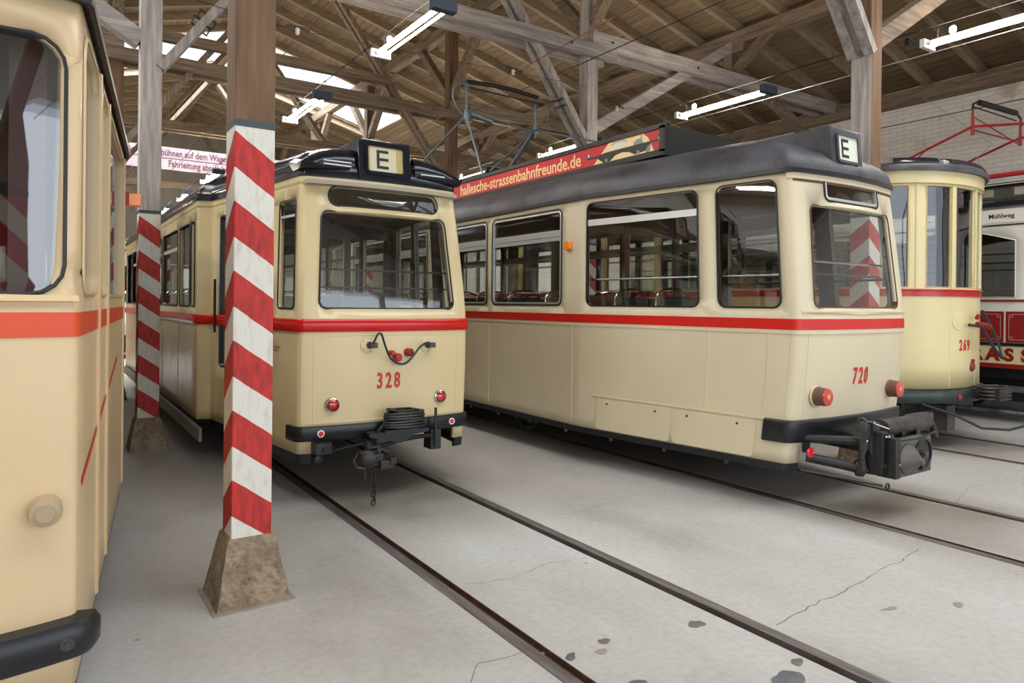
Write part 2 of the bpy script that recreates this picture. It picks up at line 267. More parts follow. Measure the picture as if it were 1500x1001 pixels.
# ------------------------------------------------------------------ mesh helpers
class MB:
    def __init__(s): s.v = []; s.f = []
    def add(s, vs, fs):
        o = len(s.v); s.v += [tuple(p) for p in vs]; s.f += [tuple(i + o for i in f) for f in fs]
    def box(s, c, d):
        x, y, z = c; a, b, h = d[0] / 2, d[1] / 2, d[2] / 2
        s.add([(x + i * a, y + j * b, z + k * h) for k in (-1, 1) for j in (-1, 1) for i in (-1, 1)],
              [(0, 2, 3, 1), (4, 5, 7, 6), (0, 1, 5, 4), (2, 6, 7, 3), (0, 4, 6, 2), (1, 3, 7, 5)])
        return s
    def b2(s, x0, x1, y0, y1, z0, z1): return s.box(((x0 + x1) / 2, (y0 + y1) / 2, (z0 + z1) / 2), (abs(x1 - x0), abs(y1 - y0), abs(z1 - z0)))
    def beam(s, p, q, w, h, up=(0, 0, 1)):
        p, q = Vector(p), Vector(q); d = (q - p).normalized(); u = Vector(up)
        if abs(d.dot(u)) > .99: u = Vector((0, 1, 0))
        a = d.cross(u).normalized() * w / 2; b = a.cross(d).normalized() * h / 2
        vs = [e + i * a + j * b for e in (p, q) for j in (-1, 1) for i in (-1, 1)]
        s.add(vs, [(0, 1, 3, 2), (4, 6, 7, 5), (0, 4, 5, 1), (2, 3, 7, 6), (0, 2, 6, 4), (1, 5, 7, 3)]); return s
    def tube(s, pts, r, n=8, cap=True, rs=None):
        pts = [Vector(p) for p in pts]; rings = []; prev = None
        for i, p in enumerate(pts):
            t = (pts[min(i + 1, len(pts) - 1)] - pts[max(i - 1, 0)]).normalized()
            if prev is None: a = t.orthogonal().normalized()
            else:
                a = prev - t * prev.dot(t)
                a = a.normalized() if a.length > 1e-6 else t.orthogonal().normalized()
            prev = a; b = t.cross(a); rr = rs[i] if rs else r
            rings.append([p + (a * math.cos(2 * PI * k / n) + b * math.sin(2 * PI * k / n)) * rr for k in range(n)])
        vs = [v for rg in rings for v in rg]
        fs = [(i * n + k, i * n + (k + 1) % n, (i + 1) * n + (k + 1) % n, (i + 1) * n + k) for i in range(len(pts) - 1) for k in range(n)]
        if cap: fs += [tuple(range(n))[::-1], tuple((len(pts) - 1) * n + k for k in range(n))]
        s.add(vs, fs); return s
    def lathe(s, c, prof, axis=(0, 0, 1), n=20):
        """prof: list of (distance along the axis, radius)"""
        ax = Vector(axis).normalized(); c = Vector(c)
        return s.tube([c + ax * a for a, r in prof], 0, n, True, [max(r, 1e-4) for a, r in prof]) if all(prof[i + 1][0] > prof[i][0] for i in range(len(prof) - 1)) else s._lathe(c, ax, prof, n)
    def _lathe(s, c, ax, prof, n):
        a = ax.orthogonal().normalized(); b = ax.cross(a)
        vs = [c + ax * h + (a * math.cos(2 * PI * k / n) + b * math.sin(2 * PI * k / n)) * max(r, 1e-4) for h, r in prof for k in range(n)]
        fs = [(i * n + k, i * n + (k + 1) % n, (i + 1) * n + (k + 1) % n, (i + 1) * n + k) for i in range(len(prof) - 1) for k in range(n)]
        fs += [tuple(range(n))[::-1], tuple((len(prof) - 1) * n + k for k in range(n))]
        s.add(vs, fs); return s
    def torus(s, c, R, r, axis=(0, 0, 1), n=24, m=6, sx=1, a0=0, a1=2 * PI):
        ax = Vector(axis).normalized(); a = ax.orthogonal().normalized(); b = ax.cross(a); c = Vector(c)
        pts = [c + a * math.cos(a0 + (a1 - a0) * k / n) * R * sx + b * math.sin(a0 + (a1 - a0) * k / n) * R for k in range(n + 1)]
        s.tube(pts, r, m, False); return s
    def prism(s, poly, a, b, axis='y'):
        """poly in the two other axes; extruded a..b along axis"""
        def P(u, v, t): return (u, t, v) if axis == 'y' else ((t, u, v) if axis == 'x' else (u, v, t))
        n = len(poly); vs = [P(u, v, a) for u, v in poly] + [P(u, v, b) for u, v in poly]
        s.add(vs, [tuple(range(n))[::-1], tuple(range(n, 2 * n))] + [(i, (i + 1) % n, n + (i + 1) % n, n + i) for i in range(n)]); return s
def fixn(me):
    bm = bmesh.new(); bm.from_mesh(me); bmesh.ops.recalc_face_normals(bm, faces=bm.faces); bm.to_mesh(me); bm.free()
def obj(name, mb, mat, parent=None, smooth=35, bevel=0, fix=True, mats=None):
    me = bpy.data.meshes.new(name); me.from_pydata(mb.v, [], mb.f); me.update()
    if fix: fixn(me)
    for m in (mats or [mat]): me.materials.append(m)
    if smooth:
        for p in me.polygons: p.use_smooth = True
        me.set_sharp_from_angle(angle=math.radians(smooth))
    o = bpy.data.objects.new(name, me); col.objects.link(o)
    if parent: o.parent = parent
    if bevel:
        bv = o.modifiers.new('bevel', 'BEVEL'); bv.width = bevel; bv.segments = 2; bv.limit_method = 'ANGLE'
    return o
def empty(name, loc=(0, 0, 0), label=None, cat=None, group=None, kind=None):
    o = bpy.data.objects.new(name, None); col.objects.link(o); o.location = loc
    return tag(o, label, cat, group, kind)
def tag(o, label=None, cat=None, group=None, kind=None):
    if label: o['label'] = label
    if cat: o['category'] = cat
    if group: o['group'] = group
    if kind: o['kind'] = kind
    return o
def text(name, s, size, loc, rot, mat, parent=None, ext=.002, sx=1.0, align='CENTER', bold=0.0, shear=0):
    c = bpy.data.curves.new(name, 'FONT'); c.body = s; c.size = size; c.extrude = ext; c.align_x = align; c.align_y = 'CENTER'; c.offset = bold; c.resolution_u = 3; c.shear = shear
    c.materials.append(mat); o = bpy.data.objects.new(name, c); col.objects.link(o); o.location = loc; o.rotation_euler = rot; o.scale = (sx, 1, 1)
    if parent: o.parent = parent
    return o
FRONT = (PI / 2, 0, 0); LEFT = (PI / 2, 0, -PI / 2)

# ------------------------------------------------------------------ curved sheet-metal shells, described as plan outline x height
class Shell:
    def __init__(s, keys, L, Lt, rake=lambda z: 0.0, lean=lambda z: 0.0):
        """keys: [(x,y,fillet)] for the left half from the back to the front centre (x<=0); mirrored; closed loop, s grows with +x on the front"""
        s.L, s.Lt, s.rake, s.lean = L, Lt, rake, lean
        pts = []
        for i, (x, y, r) in enumerate(keys):
            if r and 0 < i < len(keys) - 1:
                p = Vector((x, y)); a = Vector(keys[i - 1][:2]) - p; b = Vector(keys[i + 1][:2]) - p
                la, lb = a.length, b.length; a.normalize(); b.normalize(); h = math.acos(max(-1, min(1, a.dot(b)))) / 2
                d = min(r / math.tan(h), la * .49, lb * .49); p0, p1 = p + a * d, p + b * d; n = 7
                for k in range(n + 1):
                    t = k / n; pts.append(((1 - t) ** 2 * p0 + 2 * t * (1 - t) * p + t * t * p1))
            else: pts.append(Vector((x, y)))
        full = pts + [Vector((-p.x, p.y)) for p in reversed(pts[:-1])]
        s.p = [full[0]]
        for q in full[1:]:
            if (q - s.p[-1]).length > 1e-4: s.p.append(q)
        s.c = [0]
        for i in range(1, len(s.p)): s.c.append(s.c[-1] + (s.p[i] - s.p[i - 1]).length)
        s.S = s.c[-1]
        # vertex normals
        n = len(s.p); s.n = []
        for i in range(n):
            a = s.p[i - 1] if i > 0 else s.p[n - 2]; b = s.p[i + 1] if i < n - 1 else s.p[1]
            t = (b - a).normalized(); s.n.append(Vector((t.y, -t.x)))
    def at(s, u, z, off=0):
        u = u % s.S if not (0 <= u <= s.S) else u
        lo, hi = 0, len(s.c) - 1
        while hi - lo > 1:
            m = (lo + hi) // 2
            if s.c[m] <= u: lo = m
            else: hi = m
        t = (u - s.c[lo]) / max(1e-9, s.c[hi] - s.c[lo]); p = s.p[lo].lerp(s.p[hi], t); nn = s.n[lo].lerp(s.n[hi], t).normalized()
        e = max(0, 1 - p.y / s.Lt) if p.y < s.L / 2 else -max(0, 1 - (s.L - p.y) / s.Lt)
        e2 = min(1, abs(e)); x = (p.x + nn.x * off) * (1 - s.lean(z) * e2); y = p.y + nn.y * off + s.rake(z) * (1 if e > 0 else -1) * min(1, e2 * 1.0)
        return (x, y, z)
    def s_side(s, y):
        """s on the left side at plan depth y"""
        for i in range(len(s.p) - 1):
            a, b = s.p[i], s.p[i + 1]
            if a.x < 0 and b.x < 0 and (a.y - y) * (b.y - y) <= 0 and abs(a.y - b.y) > 1e-6 and i > 0:
                if a.y > s.L - .02: continue
                return s.c[i] + (s.c[i + 1] - s.c[i]) * (a.y - y) / (a.y - b.y)
        return 0
    def s_front(s, x): # x across the front, measured from the centre
        mid = s.S / 2; return mid + x
def rr(u0, u1, z0, z1, r, n=4, top=None):
    """rounded rectangle; top=(u0t,u1t) gives a trapezoid"""
    r = min(r, abs(u1 - u0) / 2 - 1e-3, abs(z1 - z0) / 2 - 1e-3); P = []
    for cx, cz, a0 in ((u1 - r, z0 + r, -90), (u1 - r, z1 - r, 0), (u0 + r, z1 - r, 90), (u0 + r, z0 + r, 180)):
        for k in range(n + 1):
            a = math.radians(a0 + 90 * k / n); P.append((cx + r * math.cos(a), cz + r * math.sin(a)))
    if top:
        c0, c1 = (u0 + u1) / 2, (top[0] + top[1]) / 2; k = (top[1] - top[0]) / (u1 - u0)
        P = [((1 - t) * u + t * (c1 + (u - c0) * k), z) for (u, z) in P for t in [(z - z0) / (z1 - z0)]]
    return P
def inside(p, poly):
    x, y = p; c = False; n = len(poly)
    for i in range(n):
        x1, y1 = poly[i]; x2, y2 = poly[(i + 1) % n]
        if (y1 > y) != (y2 > y) and x < (x2 - x1) * (y - y1) / (y2 - y1) + x1: c = not c
    return c
def tri2d(us, zs, holes, outer=None):
    us = sorted(set(round(u, 5) for u in us)); zs = sorted(set(round(z, 5) for z in zs))
    bbs = [(min(p[0] for p in h) - .004, max(p[0] for p in h) + .004, min(p[1] for p in h) - .004, max(p[1] for p in h) + .004) for h in holes]
    V = []; E = []
    for u in us:
        for z in zs:
            if outer and not inside((u, z), outer): continue
            bad = False
            for h, bb in zip(holes, bbs):
                if bb[0] < u < bb[1] and bb[2] < z < bb[3] and inside((u, z), h): bad = True; break
            if not bad: V.append(Vector((u, z)))
    for h in holes + ([outer] if outer else []):
        o = len(V); V += [Vector(p) for p in h]; E += [(o + i, o + (i + 1) % len(h)) for i in range(len(h))]
    ov, oe, of, *_ = delaunay_2d_cdt(V, E, [], 0, 1e-5)
    fs = []
    u0, u1, z0, z1 = us[0], us[-1], zs[0], zs[-1]
    for f in of:
        cx = sum(ov[i].x for i in f) / len(f); cz = sum(ov[i].y for i in f) / len(f)
        if not (u0 - 1e-4 < cx < u1 + 1e-4 and z0 - 1e-4 < cz < z1 + 1e-4): continue
        if outer and not inside((cx, cz), outer): continue
        if any(b[0] < cx < b[1] and b[2] < cz < b[3] and inside((cx, cz), h) for h, b in zip(holes, bbs)): continue
        a, b, c = (ov[i] for i in f[:3])
        if (b - a).cross(c - a) < 0: f = list(f)[::-1]
        fs.append(tuple(f))
    return ov, fs
def shell_obj(name, sh, u0, u1, zs, holes, mat, inner, parent, thick=.035, du=.35, weld=True, off=0):
    us = [u for u in sh.c if u0 < u < u1] + [u - sh.S for u in sh.c if u0 < u - sh.S < u1] + [u0, u1]
    n = int((u1 - u0) / du); us += [u0 + (u1 - u0) * k / n for k in range(n)]
    # drop near duplicates
    us = sorted(us); q = [us[0]]
    for u in us[1:]:
        if u - q[-1] > .008: q.append(u)
    q[-1] = u1
    ov, fs = tri2d(q, zs, holes)
    mb = MB(); mb.add([sh.at(p.x, p.y, off) for p in ov], fs)
    me = bpy.data.meshes.new(name); me.from_pydata(mb.v, [], mb.f); me.update()
    if weld:
        bm = bmesh.new(); bm.from_mesh(me); bmesh.ops.remove_doubles(bm, verts=bm.verts, dist=.0005); bm.to_mesh(me); bm.free()
    me.materials.append(mat); me.materials.append(inner or mat)
    for p in me.polygons: p.use_smooth = True
    me.set_sharp_from_angle(angle=math.radians(40))
    o = bpy.data.objects.new(name, me); col.objects.link(o); o.parent = parent
    md = o.modifiers.new('thickness', 'SOLIDIFY'); md.thickness = thick; md.offset = -1; md.material_offset = 1 if inner else 0; md.use_rim = True
    return o
def ring(name, sh, polyf, d, mat, parent, off=.008, depth=.03, inner=.0):
    """gasket / frame around a hole: polyf(g) returns the outline grown by g"""
    A, B, C, D = polyf(d), polyf(d * .6), polyf(-inner), polyf(-inner)
    loops = [(A, .001), (B, off), (C, off), (D, -depth)]
    mb = MB(); n = len(A)
    for P, o in loops: mb.v += [sh.at(u, z, o) for u, z in P]
    for k in range(len(loops) - 1): mb.f += [(k * n + i, k * n + (i + 1) % n, (k + 1) * n + (i + 1) % n, (k + 1) * n + i) for i in range(n)]
    return obj(name, mb, mat, parent, 40, fix=False)
def pane(name, sh, poly, mat, parent, off=-.018):
    u0, u1 = min(p[0] for p in poly), max(p[0] for p in poly); z0, z1 = min(p[1] for p in poly), max(p[1] for p in poly)
    k = max(2, int((u1 - u0) / .2)); m = max(2, int((z1 - z0) / .3))
    ov, fs = tri2d([u0 + (u1 - u0) * i / k for i in range(k + 1)], [z0 + (z1 - z0) * i / m for i in range(m + 1)], [], poly)
    mb = MB(); mb.add([sh.at(p.x, p.y, off) for p in ov], fs)
    return obj(name, mb, mat, parent, 60, fix=False)
def sweep(name, sh, u0, u1, prof, mat, parent, step=.05, closed=False, smooth=40, zf=None):
    """prof: [(off,z)] swept along s"""
    us = sorted([u for u in sh.c if u0 < u < u1] + [u0, u1] + [u0 + (u1 - u0) * k / max(1, int((u1 - u0) / .3)) for k in range(int((u1 - u0) / .3))])
    q = [us[0]]
    for u in us[1:]:
        if u - q[-1] > .004: q.append(u)
    mb = MB(); n = len(prof)
    for u in q: mb.v += [sh.at(u, z + (zf(u) if zf else 0), o) for o, z in prof]
    m = len(q)
    mb.f += [(i * n + k, i * n + (k + 1) % n, (i + 1) * n + (k + 1) % n, (i + 1) * n + k) for i in range(m - 1) for k in range(n)]
    mb.f += [tuple(range(n))[::-1], tuple((m - 1) * n + k for k in range(n))]
    return obj(name, mb, mat, parent, smooth)
def vstrip(mb, sh, u, z0, z1, w, t=.005, n=5):
    for k in range(n):
        a = z0 + (z1 - z0) * k / n; b = z0 + (z1 - z0) * (k + 1) / n
        vs = [sh.at(u + i * w / 2, z, o) for z in (a, b) for (i, o) in ((-1, -.004), (-1, t * .6), (0, t), (1, t * .6), (1, -.004))]
        mb.add(vs, [(i, i + 1, i + 6, i + 5) for i in range(4)])
def strips(name, mat, parent, sh, items):
    for it in items:
        mb = MB(); (vstrip if it[0] == 'v' else hstrip)(mb, sh, *it[1:]); obj(name, mb, mat, parent, 60)
def hstrip(mb, sh, u0, u1, z, w, t=.006):
    us = sorted([u for u in sh.c if u0 < u < u1] + [u0, u1]); m = len(us)
    vs = [sh.at(u, z + dz, o) for u in us for dz, o in ((-w / 2, -.004), (-w / 2, t), (w / 2, t), (w / 2, -.004))]
    mb.add(vs, [(i * 4 + k, i * 4 + k + 1, i * 4 + k + 5, i * 4 + k + 4) for i in range(m - 1) for k in range(3)])
def roof_obj(name, sh, ze, H, mat, parent, over=.025, dend=.9, pw=2.4, drip=.05, dendb=None, zdrop=None):
    """domed roof lofted from the wall outline"""
    mb = MB(); pts = sh.c[:-1]; n = len(pts); K = 9; rings_ = []
    def ring_(u, z, off): return [sh.at(c, ze, off) for c in pts]
    base = [sh.at(c, ze, over) for c in pts]; base0 = [sh.at(c, ze, 0) for c in pts]
    rings_.append([(x, y, ze - drip * .2) for x, y, z in base0]); rings_.append([(x, y, ze - drip * .35) for x, y, z in base]); rings_.append([(x, y, ze + drip * .65) for x, y, z in base])
    us = [1 - math.cos(PI / 2 * k / K) for k in range(1, K + 1)]
    for u in us:
        z = ze + drip * .65 + (H - drip) * (1 - (1 - u) ** pw) ** .5; rg = []
        for x, y, _ in base:
            e = max(0, 1 - y / sh.Lt) if y < sh.L / 2 else -max(0, 1 - (sh.L - y) / sh.Lt)
            e = max(-1, min(1, e)); rg.append((x * (1 - u), y + u * e * dend, z))
        rings_.append(rg)
    for rg in rings_: mb.v += rg
    mb.f += [(k * n + i, k * n + (i + 1) % n, (k + 1) * n + (i + 1) % n, (k + 1) * n + i) for k in range(len(rings_) - 1) for i in range(n)]
    me = bpy.data.meshes.new(name); me.from_pydata(mb.v, [], mb.f); me.update()
    bm = bmesh.new(); bm.from_mesh(me); bmesh.ops.remove_doubles(bm, verts=bm.verts, dist=.004); bmesh.ops.recalc_face_normals(bm, faces=bm.faces); bm.to_mesh(me); bm.free()
    me.materials.append(mat)
    for p in me.polygons: p.use_smooth = True
    me.set_sharp_from_angle(angle=math.radians(55))
    o = bpy.data.objects.new(name, me); col.objects.link(o); o.parent = parent; return o
def roof_z(sh_W, x, ze, H, drip=.05, pw=2.4): # height of the roof over a point of the straight part
    u = 1 - abs(x) / sh_W; return ze + drip * .65 + (H - drip) * (1 - (1 - u) ** pw) ** .5

def s_x(sh, x):
    """s on the front end at lateral position x"""
    best = None
    for i in range(len(sh.p) - 1):
        a, b = sh.p[i], sh.p[i + 1]
        if a.y < sh.L / 2 and b.y < sh.L / 2 and (a.x - x) * (b.x - x) <= 0 and abs(a.x - b.x) > 1e-4:
            return sh.c[i] + (sh.c[i + 1] - sh.c[i]) * (x - a.x) / (b.x - a.x)
    return sh.S / 2

# ================================================================== the building
RX, SLOPE, ZR = 3.85, .27, 8.07           # ridge position, roof slope, underside of the rafters at the ridge
def rz(x): return ZR - SLOPE * abs(x - RX)
Y0, Y1, XL, XR = -6.2, 28.0, -5.6, 13.3
GF = [(1.83, 2.83), (4.92, 5.92), (8.10, 9.10), (-1.25, -.25), (11.25, 12.25)]
# floor: concrete strips between the rail slots
mb = MB(); cuts = []
for a, b in GF: cuts += [(a - .065, a + .05), (b - .05, b + .065)]
cuts.sort(); x = XL - .3
for a, b in cuts + [(XR + .3, 99)]:
    mb.b2(x, a, Y0 - 3, Y1 + .3, -.2, 0); x = b
floor = tag(obj('floor', mb, M['floor'], smooth=0), kind='structure')
names = ['under the blunt fronted tram 328', 'under the trailer tram 720', 'under the round fronted tram 269', 'under the near left tram', 'under the white and red lettered tram']
for (a, b), nm in zip(GF, names):
    for g, sg, side in ((a, 1, 'left'), (b, -1, 'right')):
        r = empty('grooved_rail', (g, 0, 0), '%s steel rail of the track %s' % (side, nm), 'rail', 'rails sunk in the depot floor')
        mb = MB(); mb.b2(-.065 * sg, 0, Y0 - 3, Y1, -.1, .003); obj('rail_head', mb, M['rail_head'], r, smooth=0)
        mb = MB(); mb.b2(0, .045 * sg, Y0 - 3, Y1, -.1, -.028); mb.b2(.045 * sg, .05 * sg, Y0 - 3, Y1, -.1, -.001); obj('flange_groove', mb, M['rust'], r, smooth=0)
mb = MB(); mb.b2(-40, 47, -60, Y0 - 3.01, -.25, -.02); tag(obj('yard_ground', mb, plain('yard_paving', (96, 92, 86), .9), smooth=0), kind='structure')
# cracks in the concrete
def crack(pts, w=.006):
    mb = MB(); P = []
    for i in range(len(pts) - 1):
        a, b = Vector(pts[i]), Vector(pts[i + 1]); n = max(2, int((b - a).length / .05))
        for k in range(n): P.append(a.lerp(b, k / n) + Vector((random.uniform(-.012, .012), random.uniform(-.012, .012))))
    P.append(Vector(pts[-1]))
    for i in range(len(P) - 1):
        d = (P[i + 1] - P[i]).normalized(); n = Vector((-d.y, d.x)) * w * random.uniform(.3, 1) / 2
        mb.add([(P[i].x - n.x, P[i].y - n.y, .0012), (P[i + 1].x - n.x, P[i + 1].y - n.y, .0012), (P[i + 1].x + n.x, P[i + 1].y + n.y, .0012), (P[i].x + n.x, P[i].y + n.y, .0012)], [(0, 1, 2, 3)])
    obj('floor_crack', mb, M['crack'], floor, smooth=0)
crack([(2.95, 2.074), (3.333, 2.102), (3.677, 2.118), (4.089, 2.169), (4.338, 2.177), (4.639, 2.222)])
crack([(1.30, 2.38), (1.449, 2.426), (1.558, 2.553), (1.685, 2.505), (1.769, 2.522)], .004)
crack([(3.011, 4.091), (3.319, 3.996), (3.718, 4.062), (4.085, 4.135)], .004)
crack([(1.9, 3.3), (2.2, 3.22), (2.5, 3.3), (2.75, 3.24)], .003)
crack([(6.0, 2.6), (6.6, 2.75), (7.2, 2.7), (8.0, 2.82)], .004)
# oil stains
def stain(x, y, rx, ry, m, label, rot=0):
    mb = MB(); n = 22; ph = [random.uniform(0, 6.28) for _ in range(3)]
    v = [(0, 0, .0016)]
    for k in range(n):
        a = 2 * PI * k / n; q = 1 + .13 * math.sin(2 * a + ph[0]) + .10 * math.sin(3 * a + ph[1]) + .07 * math.sin(5 * a + ph[2])
        px, py = rx * q * math.cos(a), ry * q * math.sin(a); v.append((px * math.cos(rot) - py * math.sin(rot), px * math.sin(rot) + py * math.cos(rot), .0016))
    mb.add(v, [(0, k + 1, (k + 1) % n + 1) for k in range(n)])
    o = tag(obj('oil_stain', mb, m, smooth=0, fix=False), label, 'stain', 'oil stains on the concrete'); o.location = (x, y, 0)
stain(2.628, 2.282, .042, .036, M['stain'], 'oval brown oil stain just left of the nearest right rail, the farthest of the group')
stain(2.138, 2.395, .028, .026, M['stain'], 'small brown round stain near the left rail of the foreground track')
stain(2.065, 2.33, .026, .026, M['stain_pale'], 'small pale faded stain touching a brown round stain near the left rail')
stain(1.92, 2.368, .035, .022, M['stain_blue'], 'dark blue grey oil blot right beside the left foreground rail', .5)
stain(2.569, 1.74, .075, .055, M['stain_blue'], 'largest dark oil blot at the bottom edge of the picture')
stain(2.02, 2.05, .035, .03, M['stain_blue'], 'dark oil blot cut by the bottom edge near the left rail')
stain(2.72, 1.80, .035, .025, M['stain'], 'dark smear between the largest oil blot and the right foreground rail')
stain(3.95, 1.69, .045, .02, M['stain_pale'], 'faint grey smear alone on the concrete at lower right', .3)
stain(3.60, 1.86, .05, .014, M['stain_pale'], 'thin grey scratch like smear beside the long floor crack', -.2)
stain(1.835, 2.46, .012, .01, M['stain'], 'tiny dark oil drop beside the left foreground rail')
stain(7.2, 2.55, .04, .012, M['stain'], 'small dark dash of oil near the right rail of the trailer track')

# walls
mb = MB(); mb.b2(XR, XR + .4, Y0 - .4, Y1 + .4, -.1, rz(XR) + .1); tag(obj('wall_right', mb, M['brick'], smooth=0), kind='structure')
mb = MB(); mb.b2(XL - .4, XL, Y0 - .4, Y1 + .4, -.1, rz(XL) + .1); tag(obj('wall_left', mb, M['brick'], smooth=0), kind='structure')
mb = MB(); mb.prism([(XL - .4, -.1), (XR + .4, -.1), (XR + .4, rz(XR + .4) + .25), (RX, ZR + .25), (XL - .4, rz(XL - .4) + .25)], Y1, Y1 + .3); tag(obj('wall_back', mb, M['plaster'], smooth=0), kind='structure')
mb = MB()
mb.prism([(XL - .4, 4.9), (XR + .4, 4.9), (XR + .4, rz(XR + .4) + .25), (RX, ZR + .25), (XL - .4, rz(XL - .4) + .25)], Y0 - .3, Y0)
for a in (XL - .4, .7, 6.6, XR): mb.b2(a, a + .4, Y0 - .3, Y0, -.1, 4.9)
tag(obj('wall_front', mb, M['brick'], smooth=0), kind='structure')

# ceiling: rafters, planks, purlins, roofing
ceil = tag(empty('ceiling'), kind='structure')
SKYS = [(17.8, 20.9, -3.6, 8.7), (-2.6, 1.8, -3.0, 12.6), (4.4, 12.6, -5.0, -1.2)]  # first band is in view; the other two are unseen, added for their light
ang = math.atan(SLOPE); HL = (XR - RX + .3) / math.cos(ang)
raf = {}
def link_copy(o, loc, rz_=None):
    c = o.copy(); col.objects.link(c); c.location = loc; c.parent = o.parent
    if rz_ is not None: c.rotation_euler = rz_
    return c
for sg in (1, -1):
    mb = MB(); e = XR + .3 - RX
    mb.prism([(0, 0), (sg * e, -SLOPE * e), (sg * e, -SLOPE * e + .17), (0, .17)], -.05, .05)
    k = 0; y = 5.38 - .87 * 13
    while y < Y1:
        if SKYS[0][0] < y < SKYS[0][1]: y += .87; continue
        if k == 0: o = obj('rafter', mb, M['rafter'], ceil, smooth=0); o.location = (RX, y, ZR)
        else: link_copy(o, (RX, y, ZR))
        k += 1; y += .87
    # planks along the building, 0.165 wide
    pw = .165; n = int(HL / pw) + 1; src = {}
    for i in range(n):
        d = (i + .5) * pw; x = RX + sg * d * math.cos(ang); z = ZR + .17 - d * math.sin(ang)
        cuts_ = sorted((q for q in SKYS if q[2] < x < q[3]), key=lambda q: q[0]); segs = []; a0 = Y0 - .3
        for q in cuts_: segs.append((a0, q[0])); a0 = q[1]
        segs.append((a0, Y1))
        for a, b in segs:
            L_ = b - a; key = (sg, round(L_, 2))
            if key not in src:
                m2 = MB(); m2.b2(-pw / 2 + .004, pw / 2 - .004, -L_ / 2, L_ / 2, 0, .022); o2 = obj('roof_plank', m2, M['plank'], ceil, smooth=0); src[key] = o2
                o2.location = (x, (a + b) / 2, z); o2.rotation_euler = (0, sg * ang, 0)
            else: link_copy(src[key], (x, (a + b) / 2, z), (0, sg * ang, 0))
    # roofing above the planks
    mb = MB(); e = XR + .4 - RX
    def slab(xa, xb, ya, yb): mb.prism([(sg * xa, -SLOPE * xa + .20), (sg * xb, -SLOPE * xb + .20), (sg * xb, -SLOPE * xb + .26), (sg * xa, -SLOPE * xa + .26)], ya, yb)
    a0 = Y0 - .3
    for q in sorted(SKYS, key=lambda q: q[0]):
        slab(0, e, a0, q[0]); a0 = q[1]
        if q[3] > RX: slab(abs((q[3] if sg > 0 else q[2]) - RX), e, q[0], q[1])
        elif sg > 0: slab(0, e, q[0], q[1])
        else: slab(0, RX - q[3], q[0], q[1]); slab(RX - q[2], e, q[0], q[1])
    slab(0, e, a0, Y1 + .3)
    o = obj('roofing_felt', mb, M['under'], ceil, smooth=0); o.location = (RX, 0, ZR)
for X, h, w in ((RX, .22, .18), (6.81, .22, .18), (.89, .22, .18), (10.1, .22, .2), (-2.4, .22, .2), (13.15, .24, .26), (-5.45, .24, .26)):
    mb = MB(); z = rz(X + (w / 2 if X > RX else -w / 2 if X < RX else 0)); mb.b2(-w / 2, w / 2, Y0, Y1, -h, 0)
    o = obj('purlin', mb, M['wood_y'], ceil, smooth=0); o.location = (X, 0, z - .003)
# skylight glazing, in the added bands too
for n, (a, b, sg, SKY) in enumerate([v for q in SKYS for v in ((RX, q[3], 1, q), (q[2], RX, -1, q)) if q[3] > RX or v[2] < 0]):
    wn = tag(empty('window_%d' % (n + 1)), kind='structure')
    e = abs((b if sg > 0 else a) - RX); e0 = max(0, RX - SKY[3]) if sg < 0 else 0
    mb = MB()
    for y in [SKY[0] + (SKY[1] - SKY[0]) * k / 6 for k in (0, 2, 4, 6)]:
        mb.beam((RX + sg * e0, y, ZR + .25 - SLOPE * e0), (RX + sg * e, y, ZR + .25 - SLOPE * e), .03, .04)
    obj('glazing_bars', mb, M['tram_white'], wn, smooth=0)
    for k in range(3):
        ya = SKY[0] + (SKY[1] - SKY[0]) * k / 3 + .02; yb = ya + (SKY[1] - SKY[0]) / 3 - .04
        mb = MB(); mb.add([(RX + sg * e0, ya, ZR + .27 - SLOPE * e0), (RX + sg * e, ya, ZR + .27 - SLOPE * e), (RX + sg * e, yb, ZR + .27 - SLOPE * e), (RX + sg * e0, yb, ZR + .27 - SLOPE * e0)], [(0, 1, 2, 3)])
        obj('pane', mb, M['glass_side'], wn, smooth=0)

